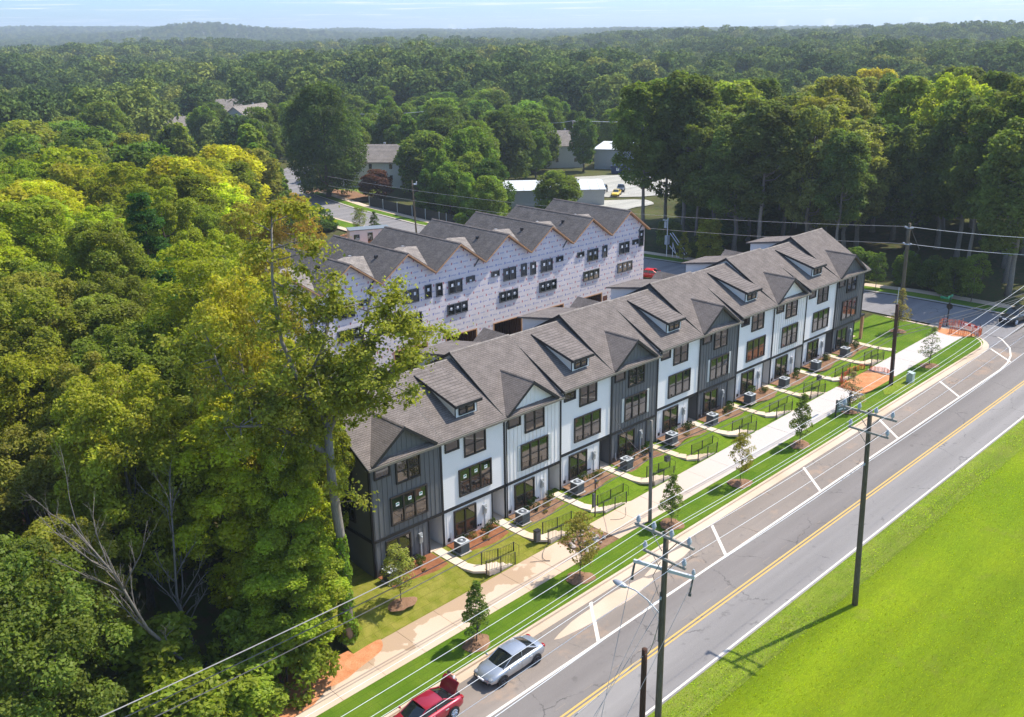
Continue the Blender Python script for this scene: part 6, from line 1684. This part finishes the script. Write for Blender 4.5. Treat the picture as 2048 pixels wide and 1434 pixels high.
# specific trees first
def one(kind, x, y, h, w, c, l, **k): used_pts.append((x, y, w * .7)); plant(kind, x, y, h, w, c, l, **k)
SPEC = [('dark', 88.8, 141.3, 25.0, 18.0, (.055, .085, .030), "huge dark spreading oak before the white house"),
        ('mid1', 55.0, 113.0, 16.5, 11.0, (.13, .135, .03), "yellowish tree above the vine-covered mound at the back street"),
        ('mid3', 58.5, 117.5, 17.0, 9.0, (.06, .105, .02), "vine-covered green column tree by the back street"),
        ('shrub0', 61.0, 113.0, 6.0, 9.0, (.055, .10, .022), "broad green vine mound at the foot of the column tree"),
        ('shrub0', 65.5, 110.0, 4.5, 7.5, (.05, .095, .02), "lower green vine mound beside the back street kerb"),
        ('mid3', 45.0, 140.0, 14.5, 9.0, (.05, .095, .022), "pointed dark green tree left of the vine-clad one"),
        ('mid2', 102.5, 81.5, 9.5, 9.0, (.09, .12, .03), "spreading tree hiding the right half of the metal shed"), ('mid2', 95.0, 131.0, 6.5, 7.0, RED, "small purple-leaved tree in front of the white house"),
        ('pine', 6.5, 46.5, 19.0, 9.0, (.035, .085, .022), "dark green pine at the edge of the left woods"),
        ('pine', 2.5, 33.0, 14.0, 7.5, (.045, .095, .024), "second, lower pine left of the wrapped houses"),
        ('shrub1', 83.2, 88.0, 3.5, 3.0, (.10, .16, .02), "small bright green bush on the back street verge"),
        ('young1', 69.5, 101.0, 5.2, 3.6, (.10, .13, .03), "small round tree on the back street lawn"), ('young0', 71.0, 98.5, 4.6, 2.8, (.05, .085, .02), "small dark conical tree beside the round one on the back lawn"),
        ('shrub1', 88.5, 36.0, 6.8, 5.0, (.17, .18, .03), "yellow-green bushy tree on the far verge above the roofs"), ('young0', 85.0, 38.2, 5.2, 2.8, (.17, .18, .03), "slim yellow-green sapling by the far kerb"),
        ('young1', 88.0, 9.0, 5.0, 3.0, (.05, .085, .02), "dark sapling on the far verge behind the corner house"), ('young1', 88.6, -3.2, 6.4, 4.0, (.08, .11, .025), "round green sapling on the far verge near the junction"),
        ('tall1', 95.1, 54.6, 27, 12, (.085, .115, .03), "tall tree with bare pale trunk just right of the wrapped row"), ('tall1', 99.3, 49.0, 28, 13, (.075, .10, .032), "tall dark twin-trunked tree at the wood's left end"),
        ('tall2', 104.1, 56.5, 27, 12, (.09, .12, .03), "feathery tall tree reaching over the gravel lot"), ('tall0', 119, 61, 24, 13, (.09, .12, .03), "broad tall tree hanging over the lot from the right"),
        ('tall1', 100.7, -2.6, 25, 10, (.08, .105, .03), "tall bare-trunked tree nearest the junction"), ('tall1', 103.3, -5.2, 26, 10, (.08, .105, .03), "tall bare-trunked tree beside the junction, at the right edge"), ('tall1', 98.4, 1.5, 23, 9, (.08, .105, .03), "thin bare-trunked tree left of the junction pair"),
        ('tall2', 118, 14, 27, 13, (.20, .23, .035), "bright yellow-green crown standing out of the dark wood"), ('tall0', 168, 52, 26, 14, (.27, .24, .05), "golden yellow tree top behind the dark wood"),
        ('airy', 18.0, 46.5, 16.5, 8.0, (.16, .14, .03), "orange-tinged tree above the leftmost wrapped gable"), ('airy', 21.5, 43.5, 17.0, 7.5, (.20, .145, .035), "rust-tinged slender tree before the clay yard"), ('airy', -2.7, 6.2, 22.5, 6.5, (.19, .17, .03), "airy tree with rusty upper leaves close to the end wall"), ('loose', -2.6, 2.4, 18.5, 5.6, (.16, .185, .026), "slim green tree pressed against the end wall of the grey house"),
        ('mid0', 12.0, 118.0, 18.0, 8.0, (.125, .115, .03), "tan-tinged tree on the left above the yellow canopy"), ('mid2', 28.0, 113.0, 12.5, 9.0, (.17, .13, .05), "smaller rust-tinted tree by the small roof"),
        ('airy', -6.2, 3.6, 23.0, 7.5, (.20, .19, .03), "tall airy yellowing tree just behind the ivy-clad one"), ('loose', -7.0, -1.8, 14.5, 6.0, (.17, .20, .022), "bright yellow-green tree touching the ivy-clad trunk from the left"), ('near0', -12.6, 7.0, 16.5, 9.5, (.16, .175, .025), "tall full yellow-green tree left of the lime-green crown"), ('loose', -8.2, -3.6, 10.0, 7.0, (.15, .19, .024), "low bushy green tree over the pavement's near end"),
        ('loose', -7.6, 1.8, 16.3, 9.5, LIME, "large bright lime-green crown in the middle of the near woods"), ('airy', -2.0, 17.0, 19.5, 10.0, (.165, .19, .022), "sparse green tree before the leftmost wrapped house"),
        ('airy', 2.2, 21.5, 19.0, 8.5, (.16, .185, .024), "open-branched tree with a visible dark fork before the wrapped row")]
for s_ in SPEC: one(*s_)
used_pts += [(96, 10, 9), (103, 13, 9)]
def R1(x, y): return (y < 12 and x < -6) or (12 <= y < 42 and x < 2.5) 
SHORT = lambda: None
for k_, (x_, y_, h_, w_) in enumerate(((-9.5, -4.3, 4.6, 5.0), (-12.8, -5.2, 3.8, 5.2), (-16.0, -5.4, 4.5, 6.0), (-15.5, -1.0, 6.0, 6.0), (-11.0, -2.6, 4.8, 4.6))):
    one('shrub%d' % (k_ % 2), x_, y_, h_, w_, (.125, .165, .024), ["leafy bush at the near end of the pavement", "low bush overhanging the red clay edge", "broad bush at the bottom edge of the picture left of the pavement", "tall bush behind the dead trees' foot", "bush between the dead trees and the pavement"][k_], name="woodland_bush", cat="bush")
n1 = woods(2500, (-30, 3, -2, 12, lambda x, y: x < -7.0 and not (x > -12 and y < -0.5)), 5.2, ['near0', 'near1', 'near2'], (10.5, 14.0), [("olive-green", OLIVE), ("deep-green", (.095, .118, .026)), ("olive-green", (.15, .165, .03))], "bushy tree in the near left woods", "near woods", seed=21, wf=1.1)
n2 = woods(2500, (-25, 2, 12, 42, lambda x, y: x < -2.5 or y > 30), 5.6, ['near0', 'near1', 'near3', 'near2'], (14, 18.5), [("olive-green", OLIVE), ("mid-green", (.11, .14, .026)), ("yellow-green", (.185, .195, .025))], "tree in the left woods", "left woods", seed=22, wf=1.12)
n3 = woods(3500, (-14, 62, 42, 112, lambda x, y: x < 10 + (y - 42) * .62 and clear(x, y)), 6.6, ['near0', 'near1', 'near3', 'mid0', 'mid1'], (15, 20.5), [("yellow-green", LIME), ("lime-gold", YEL), ("yellow-green", (.16, .20, .02)), ("mid-green", (.11, .145, .02))], "sunlit crown in the band left of the wrapped roofs", "sunlit left woods", seed=23, wf=1.15)
n4 = woods(3500, (0, 85, 112, 225, lambda x, y: clear(x, y) and x < 75), 8.5, ['mid0', 'mid1', 'mid2', 'mid3'], (13, 20), [("mid-green", MIDG), ("dark-green", (.05, .085, .022)), ("yellow-green", (.13, .15, .03)), ("mid-green", (.10, .135, .03))], "round tree among the small far houses on the left", "left background trees", seed=24, wf=1.1)
# right woods beyond the side street
n5 = woods(3500, (92, 150, -70, 60, lambda x, y: clear(x, y) and math.hypot(x - 143, y - 104) > 52 and (x > 96 or y < 48)), 6.6, ['tall0', 'tall1', 'tall2'], (20, 27), [("dark-green", (.085, .115, .034)), ("grey-green", (.125, .145, .052)), ("olive-green", (.14, .16, .042)), ("dark-green", (.075, .10, .034))], "tall tree in the dense wood across the side street", "right-hand wood", seed=25, wf=1.1, cap=92)
n6 = woods(900, (90.5, 97, -6, 48, lambda x, y: True), 3.2, ['shrub0', 'shrub1', 'mid2'], (3.5, 8.5), [("dark-green", (.05, .085, .02)), ("mid-green", (.08, .12, .025)), ("grey-green", (.08, .105, .035))], "undergrowth bush at the foot of the tall wood", "wood edge bushes", "wood_edge_bush", seed=26, wf=1.1)
n6b = woods(900, (93, 122, 38, 70, lambda x, y: not in_yard(x, y)), 3.0, ['shrub0', 'shrub1', 'mid2'], (3.5, 9), [("dark-green", (.055, .09, .02)), ("mid-green", (.085, .125, .03))], "thicket bush under the tall trees beside the gravel lot", "thicket by the lot", "thicket_bush", seed=29, wf=1.2, cap=60)
# hedge-like row behind the board fence and trees round the lot
n7 = woods(1500, (89, 128, 72, 150, lambda x, y: clear(x, y) and abs((x - 90) + (y - 118) * .12) < 9), 5.5, ['mid1', 'mid3', 'mid0'], (9.5, 14), [("mid-green", (.075, .125, .024)), ("dark-green", (.05, .09, .02)), ("light-green", (.11, .16, .03))], "rounded tree behind the dark board fence", "trees behind the fence", seed=27)
n8 = woods(2500, (95, 200, 60, 260, lambda x, y: clear(x, y) and y > 62 and math.hypot(x - 140, y - 95) > 24 and not (110 < x < 175 and 60 < y < 98)), 8.0, ['mid0', 'mid1', 'mid2', 'mid3'], (11, 17.5), [("mid-green", (.075, .12, .026)), ("light-green", (.10, .15, .03)), ("dark-green", (.05, .08, .022)), ("mid-green", (.085, .125, .03))], "tree in the middle distance beyond the wrapped roofs", "middle distance trees", seed=28, wf=1.1, cap=110)
bylab = {}
for o in bpy.data.objects:
    if o.get('category') == 'tree' and o.get('label') and o.get('group'): bylab.setdefault(o['label'], []).append(o)
ORD = ["nearest the camera", "second nearest the camera", "third nearest the camera", "fourth nearest the camera", "fifth nearest the camera", "sixth nearest the camera", "seventh nearest the camera"]
for l_, os_ in bylab.items():
    if 2 <= len(os_) <= 7:
        os_.sort(key=lambda o: (o.location - CAM).length)
        for o, w_ in zip(os_, ORD):
            if len((l_ + " " + w_).split()) <= 16: o['label'] = l_ + ", " + w_
print("woods", n1, n2, n3, n4, n5, n6, n7, n8)
# undergrowth along the wood edge near the street
# --- distant forest: instanced crowns on scattered points
def far_proto(seed, h, w, leaves, leaf):
    V, Q, a, C, lr = crown_arrays(seed, h * .08, h, w, 30, leaves, leaf, lob=(.14, .28)); me = arr_mesh("far_crown", V, Q, 'farleaf', False, a, linkit=False)
    return bpy.data.objects.new("far_crown", me)
def scatter(name, pts, scl, protos, label):
    me = bpy.data.meshes.new(name); n = len(pts)
    me.vertices.add(n); me.vertices.foreach_set("co", np.ascontiguousarray(pts, dtype=np.float32).reshape(-1))
    a = me.attributes.new("scl", 'FLOAT', 'POINT'); a.data.foreach_set("value", scl.astype(np.float32))
    a = me.attributes.new("rot", 'FLOAT_VECTOR', 'POINT'); rv = np.zeros((n, 3), np.float32); rv[:, 2] = rng.uniform(0, 6.28, n); a.data.foreach_set("vector", rv.reshape(-1))
    a = me.attributes.new("pick", 'INT', 'POINT'); a.data.foreach_set("value", rng.integers(0, len(protos), n).astype(np.int32))
    o = link(name, me); ng = bpy.data.node_groups.new(name, 'GeometryNodeTree')
    ng.interface.new_socket("Geometry", in_out='INPUT', socket_type='NodeSocketGeometry'); ng.interface.new_socket("Geometry", in_out='OUTPUT', socket_type='NodeSocketGeometry')
    gi = ng.nodes.new("NodeGroupInput"); go = ng.nodes.new("NodeGroupOutput"); ip = ng.nodes.new("GeometryNodeInstanceOnPoints"); gt = ng.nodes.new("GeometryNodeGeometryToInstance")
    for p in protos:
        oi = ng.nodes.new("GeometryNodeObjectInfo"); oi.inputs["Object"].default_value = p; ng.links.new(oi.outputs["Geometry"], gt.inputs[0])
    def attr(nm, ty, so):
        x = ng.nodes.new("GeometryNodeInputNamedAttribute"); x.data_type = ty; x.inputs[0].default_value = nm
        return [q for q in x.outputs if q.enabled and q.name == "Attribute"][0]
    ng.links.new(gi.outputs[0], ip.inputs["Points"]); ng.links.new(gt.outputs[0], ip.inputs["Instance"]); ip.inputs["Pick Instance"].default_value = True
    ng.links.new(attr("pick", 'INT', 0), ip.inputs["Instance Index"]); ng.links.new(attr("scl", 'FLOAT', 0), ip.inputs["Scale"]); ng.links.new(attr("rot", 'FLOAT_VECTOR', 0), ip.inputs["Rotation"])
    ng.links.new(ip.outputs[0], go.inputs[0]); m = o.modifiers.new("scatter", 'NODES'); m.node_group = ng
    stuff(o, label, "forest"); return o
def fan(r0, r1, sp, seed):
    g = np.random.default_rng(seed); area = R(60.0) * (r1 * r1 - r0 * r0) / 2; n = int(area / (sp * sp))
    r_ = np.sqrt(g.uniform(r0 * r0, r1 * r1, n)); b = yaw + g.uniform(-R(30), R(30), n)
    return CAM.x + r_ * np.cos(b), CAM.y + r_ * np.sin(b), r_
def forest(name, r0, r1, sp, seed, protos, sc, label, filt=None):
    x, y, r_ = fan(r0, r1, sp, seed)
    k = (np.sin(x / 170.0 + 2) * np.sin(y / 140.0) + .35 * np.sin(x / 41.0) * np.cos(y / 53.0)) > -.97
    if filt is not None: k &= filt(x, y)
    x, y = x[k], y[k]; g = np.random.default_rng(seed + 1); s = g.uniform(*sc, len(x)) * (1 + .22 * np.sin(x / 60.0) * np.sin(y / 75.0))
    return scatter(name, np.stack([x, y, hz(x, y) - .5], -1), s, protos, label)
FA = [far_proto(100 + k, 15 + k, 12 - .5 * k, 2600, .50) for k in range(3)]
FB = [far_proto(200 + k, 16 + k, 12.5, 1400, .72) for k in range(3)]
def avoid(x, y):
    k = np.ones(len(x), bool)
    for a, b, r_ in BUILD: k &= (x - a) ** 2 + (y - b) ** 2 > (r_ + 3) ** 2
    k &= ~((x > 60) & (x < 200) & (y > 55) & (y < 145) & (np.hypot(x - 130, y - 95) < 55))
    k &= ~((x > 88) & (x < 150) & (y > -75) & (y < 62))
    k &= ~np.array([in_yard(a, b) if b < 340 else False for a, b in zip(x, y)], bool)
    k &= ~((x < 88) & (y < 225)); k &= ~((x > 90) & (x < 200) & (y < 250) & (y > 60))
    return k
forest("middle_forest", 165, 480, 9.6, 5, FA, (.75, 1.5), "dense broadleaf forest beyond the houses, crowns still distinct", avoid)
forest("distant_forest", 480, 1500, 11.5, 6, FB, (.8, 1.4), "hazy forest canopy rolling toward the hills")
forest("horizon_forest", 1500, 5200, 17.0, 7, FB, (.6, .95), "blue-hazed forest on the skyline hills")

# ------------------------------------------------------------ grass tufts on the mown field and rough verge
def tufts(name, n, x0, x1, y0, y1, zf, size, col, label, seed, bias=1.0):
    g = np.random.default_rng(seed); x = g.uniform(x0, x1, n); y = y1 + (y0 - y1) * g.uniform(0, 1, n) ** bias
    keep = (np.sin(x * .7) * np.sin(y * .9) + np.sin(x * .23 + y * .31) + g.normal(0, .6, n)) > -.3; x, y = x[keep], y[keep]; n = len(x)
    z = zf(x, y); a = g.uniform(0, 6.28, n); h = size * g.uniform(.5, 1.4, n); w = h * .55; lean = g.normal(0, .35, (n, 2)) * h[:, None]
    c, s_ = np.cos(a) * w, np.sin(a) * w
    V = np.stack([np.stack([x - c, y - s_, z - .01], -1), np.stack([x + c, y + s_, z - .01], -1), np.stack([x + c * .4 + lean[:, 0], y + s_ * .4 + lean[:, 1], z + h], -1), np.stack([x - c * .7 + lean[:, 0], y - s_ * .7 + lean[:, 1], z + h * .8], -1)], 1).reshape(-1, 3)
    at = np.stack([g.uniform(0, 1, n), g.uniform(.2, 1, n), g.uniform(0, 1, n), np.ones(n)], -1)
    o = arr_mesh(name, V, np.arange(n * 4).reshape(-1, 4), 'leaf', False, at); o.color = (*col, 1); stuff(o, label, "grass"); return o
fz = lambda x, y: zr(x) + 0.02 + 0.06 * sst(0, 4, -20.95 - y) + 0.10 * np.sin(x / 9.0) * np.cos(y / 7.0) * sst(2, 14, -20.95 - y)
tufts("field_grass", 60000, -8, 62, -58, -23.0, fz, .05, (.36, .42, .012), "short lime-green blades of the mown field", 71)
tufts("verge_grass", 11000, -12, 72, -23.4, -21.05, lambda x, y: zr(x) + 0.03 + 0.05 * sst(0, 2, -20.95 - y), .06, (.42, .50, .06), "rough longer grass along the road edge", 72)

# ------------------------------------------------------------ haze
hm = bpy.data.materials.new("haze"); hm.use_nodes = True; ht_ = hm.node_tree; ht_.nodes.clear()
ho = ht_.nodes.new("ShaderNodeOutputMaterial"); pv_ = ht_.nodes.new("ShaderNodeVolumePrincipled")
pv_.inputs["Color"].default_value = (.82, .92, 1.0, 1); pv_.inputs["Density"].default_value = 0.00020; pv_.inputs["Anisotropy"].default_value = 0.2
ht_.links.new(pv_.outputs[0], ho.inputs["Volume"])
mb = MB(); mb.box(-950, -950, -12, 6560, 7560, 105); hzb = mb.build("haze", hm); hzb['kind'] = 'stuff'
